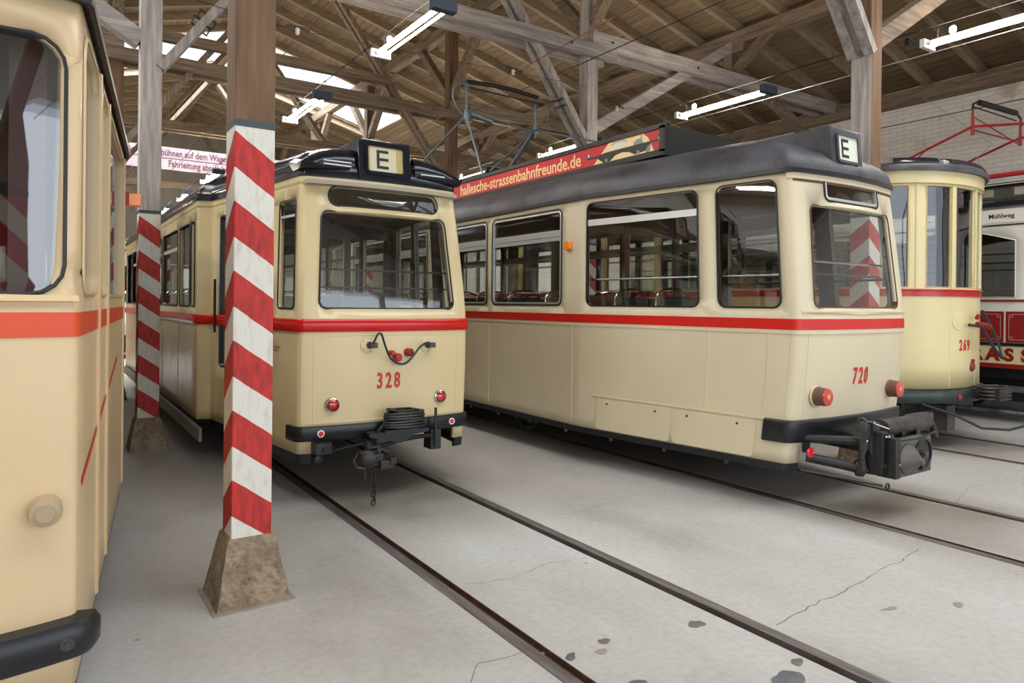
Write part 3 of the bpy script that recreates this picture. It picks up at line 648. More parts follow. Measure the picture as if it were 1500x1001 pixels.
# trusses, one at every row of posts
YR = [-.5, 3.8, 8.1, 12.4, 16.7, 21.0, 25.3]
where = ['behind the camera side, nearest of the roof trusses', 'over the near chevron posts', 'with grey painted double beams over tram 328 and the middle post', 'third in depth, with an extra collar beam', 'fourth in depth, just before the skylight', 'fifth in depth, carrying the faded pink sign', 'farthest, close to the back wall']
for ti, Y in enumerate(YR):
    g = ti in (2,)
    t = empty('roof_truss', (RX, Y, 0), 'timber roof truss ' + where[ti], 'roof truss', 'timber roof trusses')
    def part(nm, p, q, w_, h_, ax, up=(0, 0, 1), grey=g):
        mb = MB(); mb.beam((p[0] - RX, p[1], p[2]), (q[0] - RX, q[1], q[2]), w_, h_, up); return obj(nm, mb, M[('grey_' if grey else 'wood_') + ax], t, smooth=0)
    for dy in (-.155, .155):
        part('tie_beam', (.45, dy, 5.34), (7.2, dy, 5.34), .11, .19, 'x')
        part('tie_beam', (6.72, dy * (1.0 if dy > 0 else 1.02), 5.51 if dy < 0 else 5.51), (13.2, dy, 5.51), .10, .22, 'x') if True else None
        part('tie_beam', (.98, dy, 5.51), (-5.5, dy, 5.51), .10, .22, 'x')
    for sg in (1, -1):
        X = lambda x: RX + sg * (x - RX)
        for dy in (-.05, .05): part('strut', (X(6.73), dy, 3.95 + .1 * (ti == 1)), (X(4.0), dy, 7.65), .085, .17, 'z', (0, 1, 0), g or ti in (1,))
        part('knee_brace', (X(6.9), 0, 4.22), (X(10.02), 0, 6.12), .16, .17, 'x', grey=g)
        part('stub_post', (X(10.1), 0, 5.62), (X(10.1), 0, 6.19), .16, .16, 'z', grey=False)
        part('bracket_block', (X(10.1), -.32, 6.08), (X(10.1), .32, 6.08), .17, .16, 'y', grey=False)
        part('wall_brace', (X(11.3), 0, 5.4), (X(13.1), 0, 4.55), .15, .16, 'x', grey=False)
        for s2 in (-1, 1):
            part('longitudinal_brace', (X(10.1), s2 * .05, 5.66), (X(10.1), s2 * .85, 6.22), .13, .13, 'y', (1, 0, 0), False)
            part('longitudinal_brace', (X(6.81), s2 * .08, 5.75), (X(6.81), s2 * 1.35, 7.05), .14, .15, 'y', (1, 0, 0), False)
    if ti == 3: part('collar_beam', (.9, -.3, 5.69), (5.35, -.3, 5.69), .14, .15, 'x')
    if ti == 2:
        for sg in (1, -1):
            for dy in (-.05, .05):
                cx_, cz_ = sg * (6.30 - RX), 4.55; mb = MB(); d = Vector((-sg * 2.73, 0, 3.7)).normalized(); n_ = Vector((d.z, 0, -d.x))
                for off in (-.05, .05):
                    c_ = Vector((cx_, 0, cz_)) + d * off; q = [c_ + n_ * a + Vector((0, b, 0)) for a, b in ((-.095, -.11), (.095, -.11), (.095, .11), (-.095, .11), (-.095, -.11))]; mb.tube(q, .010, 5)
            obj('strut_clamp', mb, M['iron'], t)
    if ti in (1, 2, 3, 4):
        for X_, Z_ in ((6.3, 5.34), (7.1, 5.51), (2.6, 5.34), (9.0, 5.51)):
            mb = MB(); mb.lathe((X_ - RX, -.235, Z_), [(0, .001), (.004, .018), (.03, .018)], (0, 1, 0), 8); obj('bolt_head', mb, M['iron'], t)

# posts
PZ = 2.44
smat = stripe_mat(.354, .73, 2.086, .52)
plab = {(.89, 0): 'timber post right beside the camera', (.89, 1): 'foreground red and white chevron striped timber post on a concrete block', (.89, 2): 'second chevron striped post in the left aisle, behind the foreground one', (.89, 3): 'third post of the left aisle, mostly hidden', (.89, 4): 'fourth post of the left aisle', (.89, 5): 'fifth post of the left aisle', (.89, 6): 'last post of the left aisle by the back wall',
        (6.81, 0): 'timber post of the right aisle beside the camera', (6.81, 1): 'pale timber post between trams 720 and 269, in front of the brick wall', (6.81, 2): 'tall grey timber post above the red roof sign of tram 720', (6.81, 3): 'brown timber post between trams 328 and 720', (6.81, 4): 'brown post behind the destination box of tram 328', (6.81, 5): 'fifth post of the right aisle', (6.81, 6): 'last post of the right aisle'}
def footing_mesh():
    mb = MB(); lv = [(.0, .18), (.30, .122), (.325, .112), (.335, .10)]; nn = 6; vs = []
    def ringp(h, a):
        P = []
        for (sx, sy), (dx, dy) in (((-1, -1), (1, 0)), ((1, -1), (0, 1)), ((1, 1), (-1, 0)), ((-1, 1), (0, -1))):
            for k in range(nn):
                t = 2 * k / nn; P.append((a * (sx + dx * t) + random.uniform(-.003, .003), a * (sy + dy * t) + random.uniform(-.003, .003), h))
        return P
    n = 4 * nn
    H = [0, .06, .12, .18, .24, .30, .325, .337]
    for h in H:
        a = .18 - (.18 - .122) * h / .30 if h <= .30 else (.115 if h < .33 else .103); mb.v += ringp(h, a)
    mb.f += [(k * n + i, k * n + (i + 1) % n, (k + 1) * n + (i + 1) % n, (k + 1) * n + i) for k in range(len(H) - 1) for i in range(n)]
    mb.f += [tuple(range(n))[::-1], tuple((len(H) - 1) * n + i for i in range(n))]
    return mb
for X in (.89, 6.81):
    for i, Y in enumerate(YR):
        t = empty('timber_post', (X, Y, 0), plab[(X, i)], 'post', 'posts of the depot')
        mt = 'grey_z' if (X, i) in ((.89, 2), (6.81, 2)) else 'brown_z'
        top = rz(X) - .25
        mb = MB(); mb.b2(-.1, .1, -.1, .1, PZ, top); obj('shaft', mb, M[mt], t, smooth=0, bevel=.006)
        mb = MB(); mb.b2(-.1, .1, -.1, .1, .3, PZ); obj('painted_shaft', mb, smat, t, smooth=0, bevel=.006)
        mb = MB(); mb.b2(-.1015, .1015, -.1015, .1015, PZ - .005, PZ + .03); obj('dark_paint_band', mb, M['slate'], t, smooth=0)
        obj('concrete_footing', footing_mesh(), M['concrete_block'], t, smooth=50)
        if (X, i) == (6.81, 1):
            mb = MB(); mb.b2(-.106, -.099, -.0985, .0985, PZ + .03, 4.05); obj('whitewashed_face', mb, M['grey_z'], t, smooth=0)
        if i in (1, 2):
            mb = MB(); mb.prism([(-.20, -.205), (.205, -.195), (.20, .2), (-.205, .2)], .0005, .006, 'z')
            obj('mortar_skirt', mb, M['stain_pale'], t, smooth=0)

# ceiling services ---------------------------------------------------
LZ = 4.42
def lamp():
    t = empty('fluorescent_lamp', (0, 0, 0))
    for x in (-.055, .055):
        mb = MB(); mb.tube([(x, .03, 0), (x, 1.47, 0)], .014, 8); obj('tube', mb, M['tube'], t)
    mb = MB(); mb.b2(-.014, .014, .02, 1.48, .012, .04); obj('spine', mb, M['white'], t, smooth=0)
    mb = MB(); mb.b2(-.13, .13, -.08, .02, -.035, .075); obj('ballast_box', mb, plain('grey_blue_box', (64, 74, 92), .5), t, smooth=0, bevel=.006)
    mb = MB(); mb.b2(-.12, .12, 1.48, 1.53, -.045, .045)
    for x in (-.055, .055): mb.lathe((x, 1.44, 0), [(0, .022), (.04, .022)], (0, 1, 0), 10)
    obj('end_bracket', mb, M['white'], t, smooth=0)
    for y in (.05, 1.4):
        mb = MB(); mb.tube([(0, y, .04), (0, y, .14)], .005, 6); mb.torus((0, y, .148), .012, .003, (1, 0, 0), 10, 5); obj('hanger', mb, M['iron'], t)
    mb = MB(); mb.lathe((0, 1.25, .045), [(0, .02), (.03, .035), (.07, .035), (.09, .02)], (0, 0, 1), 10); obj('junction_cap', mb, M['white'], t)
    return t
def copy_tree(o, parent=None):
    c = o.copy(); col.objects.link(c); c.parent = parent
    for ch in list(o.children): copy_tree(ch, c)
    return c
rows = [(3.2, [6.03, 9.6, 13.1, 16.6, 20.2, 23.7], 'over the aisle right of tram 328'), (8.0, [2.28, 5.83, 9.37, 12.8, 16.4, 20.0], 'in the row right of the trailer roof sign'), (-1.9, [1.0, 4.6, 8.1, 11.7, 15.3, 19.0], 'in the row over the near left tram')]
proto = lamp(); first = True; ordn = ['nearest', 'second', 'third', 'fourth', 'fifth', 'farthest']
for X, ys, wh in rows:
    for i, y in enumerate(ys):
        t = proto if first else copy_tree(proto); first = False
        t.location = (X, y, LZ); tag(t, '%s lit twin tube fluorescent lamp %s' % (ordn[i], wh), 'lamp', 'fluorescent lamps hung in rows')
    mb = MB(); mb.tube([(X, Y0, LZ + .186), (X, Y1, LZ + .186)], .006, 5)
    y = 0
    while y < 20: mb.torus((X, y, LZ + .186), .014, .004, (0, 1, 0), 6, 4); y += .35
    tag(obj('lamp_cable', mb, M['cable'], None), 'dark cable with clips carrying the lamps ' + wh, 'cable', 'cables')
def wire(name, pts, r, m, label, cat='wire'):
    mb = MB(); mb.tube(pts, r, 6); return tag(obj(name, mb, m), label, cat, 'overhead wires')
wire('contact_wire', [(2.3, Y0, 4.46), (2.3, Y1, 4.42)], .006, M['copper'], 'copper contact wire running above tram 328')
wire('contact_wire', [(5.2, Y0, 4.95), (5.3, 5.5, 4.80), (5.3, 8.3, 4.69), (5.3, 11.2, 4.47), (5.3, Y1, 4.42)], .007, M['copper'], 'red copper contact wire rising above the trailer pantograph')
wire('contact_wire', [(8.6, Y0, 4.54), (8.6, Y1, 4.52)], .006, M['silver'], 'thin pale contact wire running above tram 269')
wire('contact_wire', [(11.75, Y0, 4.60), (11.75, Y1, 4.56)], .006, M['cable'], 'dark contact wire across the brick wall above the red pantograph')
wire('feeder_wire', [(6.5, Y0, 5.10), (6.5, Y1, 5.05)], .008, M['cable'], 'black feeder wire running under the planks right of the middle post')
wire('span_wire', [(1.0, 7.99, 4.75), (2.35, 7.9, 4.62), (5.3, 7.9, 4.72), (6.70, 7.99, 4.8)], .003, M['cable'], 'thin span wire across the nave with porcelain insulators')
wire('span_wire', [(6.92, 8.0, 4.55), (8.6, 7.6, 4.62), (11.0, 7.6, 4.6), (13.2, 7.6, 4.4)], .003, M['iron'], 'thin span wire from the middle grey post to the brick wall')
wire('pull_rope', [(13.0, 6.2, 5.3), (12.2, 4.8, 4.1), (11.6, 5.0, 3.6)], .004, M['silver'], 'thin rope hanging in front of the brick wall')
for (x, y, z), lb in (((2.35, 7.9, 4.64), 'insulator clamp on the span wire above tram 328'), ((5.3, 7.9, 4.75), 'insulator clamp on the span wire above the trailer pantograph'), ((7.25, 7.95, 4.58), 'white insulator at the middle grey post'), ((8.6, 4.3, 4.78), 'black insulator clamp under the planks near the upper right lamp')):
    t = empty('wire_insulator', (x, y, z), lb, 'insulator', 'insulators on the overhead wires')
    mb = MB(); mb.tube([(-.14, 0, 0), (-.05, 0, .02), (.05, 0, .02), (.14, 0, 0)], .014, 8); obj('clamp_arm', mb, M['iron'], t)
    mb = MB(); mb.lathe((0, 0, -.07), [(0, .014), (.02, .03), (.035, .018), (.05, .03), (.075, .02)], (0, 0, 1), 12); obj('insulator_body', mb, M['porcelain'] if 'black' not in lb else M['black'], t)
for k, (z, lb) in enumerate(((5.52, 'reddish pipe along the top of the brick wall, upper one'), (5.40, 'reddish pipe along the top of the brick wall, lower one'))):
    mb = MB(); mb.tube([(XR - .16 - .02 * k, Y0 + .1, z + .02), (XR - .16 - .02 * k, Y1 - .1, z)], .022, 8); tag(obj('wall_pipe', mb, plain('pipe_red', (176, 104, 84), .6), None), lb, 'pipe', 'pipes on the brick wall')
# far sign on the fifth truss
t = empty('warning_sign', (3.9, 20.72, 5.08), 'faded pink sign board with German warning text on a far roof beam', 'sign')
mb = MB(); mb.b2(-2.6, 2.6, -.03, .03, 0, .60); obj('board', mb, M['sign_pink'], t, smooth=0)
text('lettering', 'Bei Arbeitsb\u00fchnen auf dem Wagendach an', .25, (-.62, -.033, .44), FRONT, M['mauve'], t, .002, .72, 'CENTER', .004)
text('lettering', 'Fahrleitung abschalten, Strom', .25, (-.1, -.033, .15), FRONT, M['mauve'], t, .002, .72, 'CENTER', .004)
mb = MB(); mb.b2(-2.6, 2.6, -.034, -.030, .29, .31); obj('divider_line', mb, M['mauve'], t, smooth=0)
mb = MB(); mb.tube([(6.72, 16.52, 3.4), (6.72, 16.52, 4.55)], .055, 12); tag(obj('drain_pipe', mb, M['white'], None), 'short bright white pipe standing above the roof of tram 328', 'pipe')
# ================================================================== trams
def plate(name, sh, poly, off, mat, parent, base=-.002):
    """thin raised sheet on a shell"""
    u0, u1 = min(p[0] for p in poly), max(p[0] for p in poly); z0, z1 = min(p[1] for p in poly), max(p[1] for p in poly)
    k = max(2, int((u1 - u0) / .2)); m = max(2, int((z1 - z0) / .25))
    ov, fs = tri2d([u0 + (u1 - u0) * i / k for i in range(k + 1)], [z0 + (z1 - z0) * i / m for i in range(m + 1)], [], poly)
    mb = MB(); mb.add([sh.at(p.x, p.y, off) for p in ov], fs); n = len(poly)
    mb.add([sh.at(u, z, off) for u, z in poly] + [sh.at(u, z, base) for u, z in poly], [(i, (i + 1) % n, n + (i + 1) % n, n + i) for i in range(n)])
    return obj(name, mb, mat, parent, 40, fix=False)
def disc_lamp(name, root, c, r, depth, house, rim, lens, n=24):
    x, y, z = c
    h = MB(); h.lathe((x, y, z), [(-.03, r * 1.02), (depth * .8, r)], (0, -1, 0), n); o = obj(name, h, house, root)
    m = MB(); m._lathe(Vector((x, y, z)), Vector((0, -1, 0)), [(depth * .7, r * 1.03), (depth, r * 1.0), (depth + .004, r * .86), (depth - .004, r * .80)], n); obj('lamp_rim', m, rim, o)
    m = MB(); m._lathe(Vector((x, y, z)), Vector((0, -1, 0)), [(depth - .01, r * .82), (depth + .004, r * .74), (depth + .012, r * .5), (depth + .016, r * .2), (depth + .017, .001)], n); obj('lamp_lens', m, lens, o)
    return o
def ell(mb, c, a, b, r, n=28, m=6, tilt=0, jitter=0):
    pts = []
    for k in range(n + 1):
        t = 2 * PI * k / n; pts.append((c[0] + a * math.cos(t), c[1] + b * math.sin(t), c[2] + tilt * math.cos(t) + (random.uniform(-jitter, jitter) if 0 < k < n else 0)))
    mb.tube(pts, r, m, False)
def seat(root, x, y, w, zf=.78, arc=True):
    mb = MB(); mb.b2(x - w / 2, x + w / 2, y + .02, y + .40, zf + .36, zf + .44); mb.prism([(y + .38, zf + .40), (y + .44, zf + .82), (y + .48, zf + .82), (y + .44, zf + .40)], x - w / 2, x + w / 2, 'x')
    s = obj('seat', mb, M['seat'], root, 30, .012)
    mb = MB(); P = []
    for k in range(13):
        t = PI * k / 12; P.append((x - math.cos(t) * (w / 2 + .005), y + .47, zf + .74 + .16 * math.sin(t) ** .55))
    P = [(x - w / 2 - .005, y + .44, zf + .40)] + P + [(x + w / 2 + .005, y + .44, zf + .40)]
    mb.tube(P, .011, 7); obj('grab_handle', mb, M['chrome'], s)
    mb = MB(); mb.b2(x - .03, x + .03, y + .15, y + .25, zf, zf + .37); obj('seat_leg', mb, M['iron'], s, smooth=0)
    return s
def interior(root, sh, W, L, zf, zc, parts_at, lining, ceil_m, open_w=.34):
    mb = MB(); 
    P = [(sh.at(c, zf, -.06)[0] , sh.at(c, zf, -.06)[1]) for c in sh.c[:-1]]
    Q = [p for i, p in enumerate(P) if i == 0 or (Vector(p) - Vector(P[i - 1])).length > .02]
    mb.prism(Q, zf - .05, zf, 'z'); obj('floor_board', mb, M['tfloor'], root, smooth=0)
    mb = MB(); mb.prism([(x * .97, y) for x, y in Q], zc, zc + .03, 'z'); obj('ceiling_board', mb, ceil_m, root, smooth=0)
    for y in parts_at:
        for sg in (-1, 1):
            mb = MB(); w1 = W - .07 if y > 2 and y < L - 2 else W - .16
            mb.b2(sg * open_w, sg * w1, y - .02, y + .02, zf, zf + .84); mb.b2(sg * open_w, sg * (open_w + .07), y - .025, y + .025, zf + .84, zc); mb.b2(sg * (w1 - .07), sg * w1, y - .025, y + .025, zf + .84, zc)
            mb.b2(sg * open_w, sg * w1, y - .02, y + .02, zc - .22, zc); obj('bulkhead', mb, lining, root, smooth=0)
        mb = MB(); mb.b2(-open_w, open_w, y - .02, y + .02, zc - .22, zc); obj('bulkhead_header', mb, lining, root, smooth=0)
def running_gear(root, L, zb, y_first=2.6, y_last=None, wb=2.9):
    """wheels, frames and boxes under the floor"""
    mb = MB(); mb.b2(-.78, .78, .9, L - .9, .50, .74); obj('underframe', mb, M['under'], root, smooth=0)
    yc = L / 2
    for y in (yc - wb / 2, yc + wb / 2):
        a = MB(); a.lathe((-.56, y, .33), [(0, .05), (1.12, .05)], (1, 0, 0), 12); ax = obj('axle', a, M['iron'], root)
        for sg in (-1, 1):
            m = MB(); m._lathe(Vector((sg * .45, y, .335)), Vector((sg, 0, 0)), [(0, .33), (.03, .33), (.035, .30), (.10, .325), (.10, .27), (.06, .24), (.06, .09), (.12, .08)], 28)
            obj('wheel', m, M['iron'], ax)
            m = MB(); m.b2(sg * .66, sg * .78, y - .12, y + .12, .24, .44); m.beam((sg * .72, y - .45, .46), (sg * .72, y + .45, .46), .08, .05); obj('axle_box', m, M['black_matt'], root, smooth=0)
    for sg in (-1, 1):
        m = MB(); m.b2(sg * .68, sg * .74, yc - wb / 2 - .55, yc + wb / 2 + .55, .42, .55); obj('truck_frame', m, M['under'], root, smooth=0)
    for (x, y, dx, dy, dz) in ((-.55, yc - .5, .4, .8, .28), (.5, yc + .3, .4, 1.0, .26), (-.6, 1.6, .3, .6, .22), (.55, 2.0, .3, .7, .24), (-.6, L - 1.8, .3, .6, .22)):
        m = MB(); m.b2(x - dx / 2, x + dx / 2, y - dy / 2, y + dy / 2, .50 - dz, .50); obj('equipment_box', m, M['under'], root, smooth=0)
    m = MB(); m.tube([(-.62, 1.0, .30), (-.62, L - 1.0, .30)], .022, 8); m.tube([(-.3, .4, .36), (-.3, L - .4, .36)], .018, 8); obj('brake_rod', m, M['under'], root)
    m = MB(); m.torus((-.70, yc - .4, .26), .05, .012, (0, 1, 0), 10, 5); m.tube([(-.70, yc - .75, .26), (-.70, yc - .4, .26)], .03, 8); obj('brake_spring', m, M['iron'], root)
def dest_box(root, y0, z0, z1, hw, back, zback, mat, panel, letter_h, pan, cx=0):
    """roof destination box with a recessed lit-less panel and the letter E"""
    mb = MB(); mb.prism([(y0, z0), (y0 + .03, z1 - .01), (y0 + .05, z1), (y0 + back, zback), (y0 + back, z0)], cx - hw, cx + hw, 'x')
    b = obj('destination_box', mb, mat, root, 30, .008)
    px0, px1, pz0, pz1 = pan; mb = MB(); o = rr(px0 - .022, px1 + .022, pz0 - .022, pz1 + .022, .035, 4); i = rr(px0, px1, pz0, pz1, .014, 4); n = len(o)
    Y = lambda z: y0 + .03 * (z - z0) / (z1 - z0)
    mb.v += [(x, Y(z) + .002, z) for x, z in o] + [(x, Y(z) - .018, z) for x, z in o] + [(x, Y(z) - .018, z) for x, z in i] + [(x, Y(z) - .001, z) for x, z in i]
    mb.f += [(k * n + j, k * n + (j + 1) % n, (k + 1) * n + (j + 1) % n, (k + 1) * n + j) for k in range(3) for j in range(n)]
    obj('panel_frame', mb, mat, b, 40)
    mb = MB(); mb.add([(px0, Y(pz0) - .004, pz0), (px1, Y(pz0) - .004, pz0), (px1, Y(pz1) - .004, pz1), (px0, Y(pz1) - .004, pz1)], [(0, 1, 2, 3)]); obj('destination_panel', mb, panel, b, smooth=0)
    return b, Y
def letterE(b, Y, x0, z0, h=.15, w=.10, t=.023):
    pts = [(0, 0), (w, 0), (w, t), (t, t), (t, (h - t) / 2), (w, (h - t) / 2), (w, (h + t) / 2), (t, (h + t) / 2), (t, h - t), (w, h - t), (w, h), (0, h)]; n = len(pts); mb = MB()
    mb.v = [(x0 + x, Y(z0 + z) - o, z0 + z) for o in (.0065, .004) for x, z in pts]
    mb.f = [(0, 1, 2, 3), (0, 3, 8, 11), (3, 4, 7, 8), (4, 5, 6, 7), (8, 9, 10, 11)] + [(i, (i + 1) % n, n + (i + 1) % n, n + i) for i in range(n)]
    return obj('letter', mb, M['ink'], b, smooth=0, fix=False)
def window(root, sh, u0, u1, z0, z1, r, g='glass', gm='rubber', top=None, d=.014, rail=None, inner=0, name='window', alu=False):
    pf = lambda q: rr(u0 - q, u1 + q, z0 - q, z1 + q, max(.004, r + q), 4, (top[0] - q, top[1] + q) if top else None)
    w_ = ring(name, sh, pf, d, M[gm], root)
    if alu: ring('alu_frame', sh, lambda q: rr(u0 - q + .016, u1 + q - .016, z0 - q + .016, z1 + q - .016, max(.004, r + q - .012), 4, None), .014, M['silver'], w_, off=.004, depth=.02, inner=.008)
    pane('pane', sh, pf(.002), M[g], w_)
    if rail:
        for za, zb in rail:
            mb = MB(); k = max(2, int((u1 - u0) / .2)); us = [u0 + (u1 - u0) * i / k for i in range(k + 1)]
            mb.v += [sh.at(u, z, o) for u in us for o, z in ((-.026, za), (-.004, za), (-.004, zb), (-.026, zb))]
            mb.f += [(i * 4 + j, i * 4 + (j + 1) % 4, i * 4 + 4 + (j + 1) % 4, i * 4 + 4 + j) for i in range(k) for j in range(4)]
            obj('window_rail', mb, M['silver'], w_, smooth=0)
    return w_, pf(0)
def keys(W, E, L, Lt, bulge, fil=.10, step=None, fy=0.0):
    k = []
    for x in (0, .35, .62): k.append((-x * E / .71, L + bulge * (1 - (x / .71) ** 2), 0))
    k.append((-E, L, fil))
    if step: k += [(-(W - step), L - Lt, .02), (-W, L - Lt - .05, .02), (-W, Lt + .05, .02), (-(W - step), Lt, .02)]
    else: k += [(-W, L - Lt, .5), (-W, Lt, .5)]
    k.append((-E, 0, fil))
    for x in (.62, .35, 0): k.append((-x * E / .71, -bulge * (1 - (x / .71) ** 2), 0))
    return k
def txt(parent, s, size, x, y, z, mat, rot=FRONT, sx=1, bold=.0, name='lettering', align='CENTER', ext=.0015):
    return text(name, s, size, (x, y, z), rot, mat, parent, ext, sx, align, bold)

def digits(root, sh, s_, x0, pitch, z, size, sx, mat, bold=.004):
    for i, ch in enumerate(s_):
        x = x0 + (i - (len(s_) - 1) / 2) * pitch; u = s_x(sh, x); p = sh.at(u, z, .0035); a, b = sh.at(u - .02, z), sh.at(u + .02, z); lo, hi = sh.at(u, z - .05), sh.at(u, z + .05)
        txt(root, ch, size, p[0], p[1], p[2], mat, (PI / 2 - math.atan2(hi[1] - lo[1], .1), 0, math.atan2(b[1] - a[1], b[0] - a[0])), sx, bold, 'number')
# ---------------------------------------------------------------- tram 328
def tram328():
    root = empty('tram', (2.27, 5.12, 0), 'glossy cream and red tram numbered 328 with a black roof, right of the foreground post', 'tram', 'trams in the depot')
    L = 11.2; W = 1.06; Lt = 2.03; ze = 2.52; zb = .41
    rake = lambda z: .16 * max(0, (z - 1.42) / 1.1) ** 1.25 + .04 * max(0, (1.3 - z)) ** 2
    lean = lambda z: .085 * max(0, (z - 1.42) / 1.1) ** 1.2 + .015 * max(0, 1.0 - z)
    sh = Shell(keys(W, .715, L, Lt, .075, .11, .12), L, Lt, rake, lean)
    mid = sh.S / 2; S = sh.S; zs = [zb, .505, .615, .8, 1.0, 1.2, 1.32, 1.415, 1.52, 1.7, 1.9, 2.1, 2.25, 2.35, 2.45, ze]
    H = []
    # windscreen and top light, front and back
    for c in (mid, 0):
        w, h = window(root, sh, c - .57, c + .57, 1.505, 2.235, .05, 'glass_front', 'rubber', (c - .555, c + .555), .016, name='windscreen'); H.append(h)
        w, h = window(root, sh, c - .50, c + .50, 2.295, 2.435, .068, 'glass_front', 'rubber', None, .014, name='top_light'); H.append(h)
    ss = lambda y: sh.s_side(y)
    def side(y0, y1, z0, z1, r, **k):
        a, b = ss(y1), ss(y0)
        for u0, u1 in ((a, b), (S - b, S - a)):
            w, h = window(root, sh, u0, u1, z0, z1, r, **k); H.append(h)
    for y0, y1 in ((.10, .40), (L - .40, L - .10)): side(y0, y1, 1.50, 2.33, .03, rail=[(2.20, 2.22)])
    for y0, y1 in ((.62, 1.12), (1.24, 1.78), (L - 1.78, L - 1.24), (L - 1.12, L - .62)): side(y0, y1, .95, 2.33, .03)
    for y0, y1 in ((2.22, 2.42), (2.50, 3.12), (3.26, 4.4), (4.52, 5.54), (5.66, 6.68), (6.80, 7.94), (8.08, 8.7), (8.78, 8.98)): side(y0, y1, 1.50, 2.32, .02, rail=[(2.10, 2.14)] if y1 - y0 > .7 else None)
    for c in (mid, 0): H.append([(c - .60, zb), (c + .60, zb), (c + .60, .50), (c - .60, .50)])
    shell_obj('body_shell', sh, -1.2, S - 1.2, zs, H, M['cream'], M['lining_dark'], root)
    # waist band
    sweep('waist_band', sh, .001, S - .001, [(-.002, 1.318), (.012, 1.322), (.022, 1.34), (.024, 1.37), (.021, 1.40), (.012, 1.414), (-.002, 1.417)], M['red'], root)
    sweep('cornice', sh, .001, S - .001, [(-.002, 2.44), (.007, 2.452), (.010, 2.47), (.009, 2.485), (.015, 2.50), (.015, 2.522), (-.002, 2.525)], M['cream'], root)
    strips('panel_seam', M['cream'], root, sh, [('h', mid - .60, mid + .60, 1.295, .008, .004), ('h', mid - .66, mid + .66, .635, .010, .006)] + [('v', u, .64, 1.30, .014, .004) for u in (mid - .61, mid + .61, mid - .70, mid + .70)] + [('v', ss(y), .46, 1.30, .014, .004) for y in (.55, 1.18, 1.88, 3.2, 4.45, 5.6)])
    # skirt and bumper
    c0, c1 = mid - .62, mid + .62
    for a, b in ((.6, c0), (c1, S - .6)): sweep('black_skirt', sh, a, b, [(-.03, .33), (-.004, .335), (-.001, .412), (-.03, .415)], M['black'], root)
    sweep('bumper', sh, ss(.16), S - ss(.16), [(-.03, .505), (.022, .505), (.028, .515), (.028, .607), (.022, .617), (-.004, .617)], M['black'], root)
    for x in (-.555, .555):
        p = sh.at(s_x(sh, x), .56, .028); m = MB(); m.lathe(p, [(0, .028), (.006, .027)], (0, -1, 0), 20); o = obj('reflector_rim', m, M['white'], root); m = MB(); m.lathe(p, [(.004, .021), (.010, .018)], (0, -1, 0), 20); obj('reflector', m, M['redrefl'], o)
    # roof
    roof_obj('roof', sh, ze, .37, M['roof_gloss'], root, .02, 1.4, 2.1, .05)
    b, Y = dest_box(root, .055, 2.515, 2.845, .225, .62, 2.83, M['roof_gloss'], M['board'], .16, (-.165, .135, 2.585, 2.785), -.015)
    mb = MB()
    for xa, xb in ((-.158, -.146), (.078, .130)): mb.add([(xa, Y(2.587) - .0052, 2.587), (xb, Y(2.587) - .0052, 2.587), (xb, Y(2.783) - .0052, 2.783), (xa, Y(2.783) - .0052, 2.783)], [(0, 1, 2, 3)])
    obj('panel_edge', mb, M['board_edge'], b, smooth=0)
    mb = MB(); x0, y_ = -.075, Y(2.7)
    letterE(b, Y, x0 - .015, 2.61)
    for sg in (-1, 1):
        mb = MB(); n = 9; ns = 8
        for i in range(ns + 1):
            t = i / ns; x = sg * (.69 - .43 * t); top = 2.60 + .165 * math.sin(t * PI / 2) ** .8; yf = .06 + .03 * t; yb = .62
            sec = [(yf + .06, 2.55), (yf + .02, 2.575), (yf, 2.60), (yf + .01, 2.60 + (top - 2.60) * .45), (yf + .05, 2.60 + (top - 2.60) * .8), (yf + .14, top), (yf + .30, top + .035), (yb, top + .04), (yb, 2.55)]
            mb.v += [(x, a, z) for a, z in sec]
        mb.f += [(i * n + k, i * n + (k + 1) % n, (i + 1) * n + (k + 1) % n, (i + 1) * n + k) for i in range(ns) for k in range(n)] + [tuple(range(n)), tuple(ns * n + k for k in range(n))[::-1]]
        hd = obj('roof_hood', mb, M['roof_gloss'], root, 50)
        mb = MB()
        for z in ((2.595, 2.622) if sg < 0 else (2.60,)): mb.b2(sg * .52, sg * .30, .062, .088, z, z + .010)
        obj('vent_bar', mb, M['silver'], hd, smooth=0)
    # number
    digits(root, sh, '328', -.03, .072, .93, .168, .62, M['red_number'])
    for x, z in ((-.47, .77), (.44, .775)): disc_lamp('tail_lamp', root, (x, sh.at(s_x(sh, x), z)[1], z), .052, .02, M['black'], M['chrome'], M['redglass'])
    # coupling sockets and the jumper cable
    for x, z in ((-.20, 1.215), (.30, 1.205)):
        y = sh.at(s_x(sh, x), z)[1]; m = MB(); m._lathe(Vector((x, y, z)), Vector((0, -1, 0)), [(0, .062), (.006, .060), (.008, .05)], 24); o = obj('socket_plate', m, M['cream'], root)
        m = MB(); m._lathe(Vector((x + .01, y, z)), Vector((0, -1, 0)), [(0, .028), (.03, .026), (.05, .018)], 16); m.b2(x - .005, x + .05, y - .07, y - .03, z - .02, z + .02); obj('socket_plug', m, M['iron'], o)
        m = MB()
        for k in range(5): a = 2 * PI * k / 5; m.lathe((x + .05 * math.cos(a), y - .008, z + .05 * math.sin(a)), [(0, .004), (.004, .003)], (0, -1, 0), 6)
        obj('screw', m, M['iron'], o)
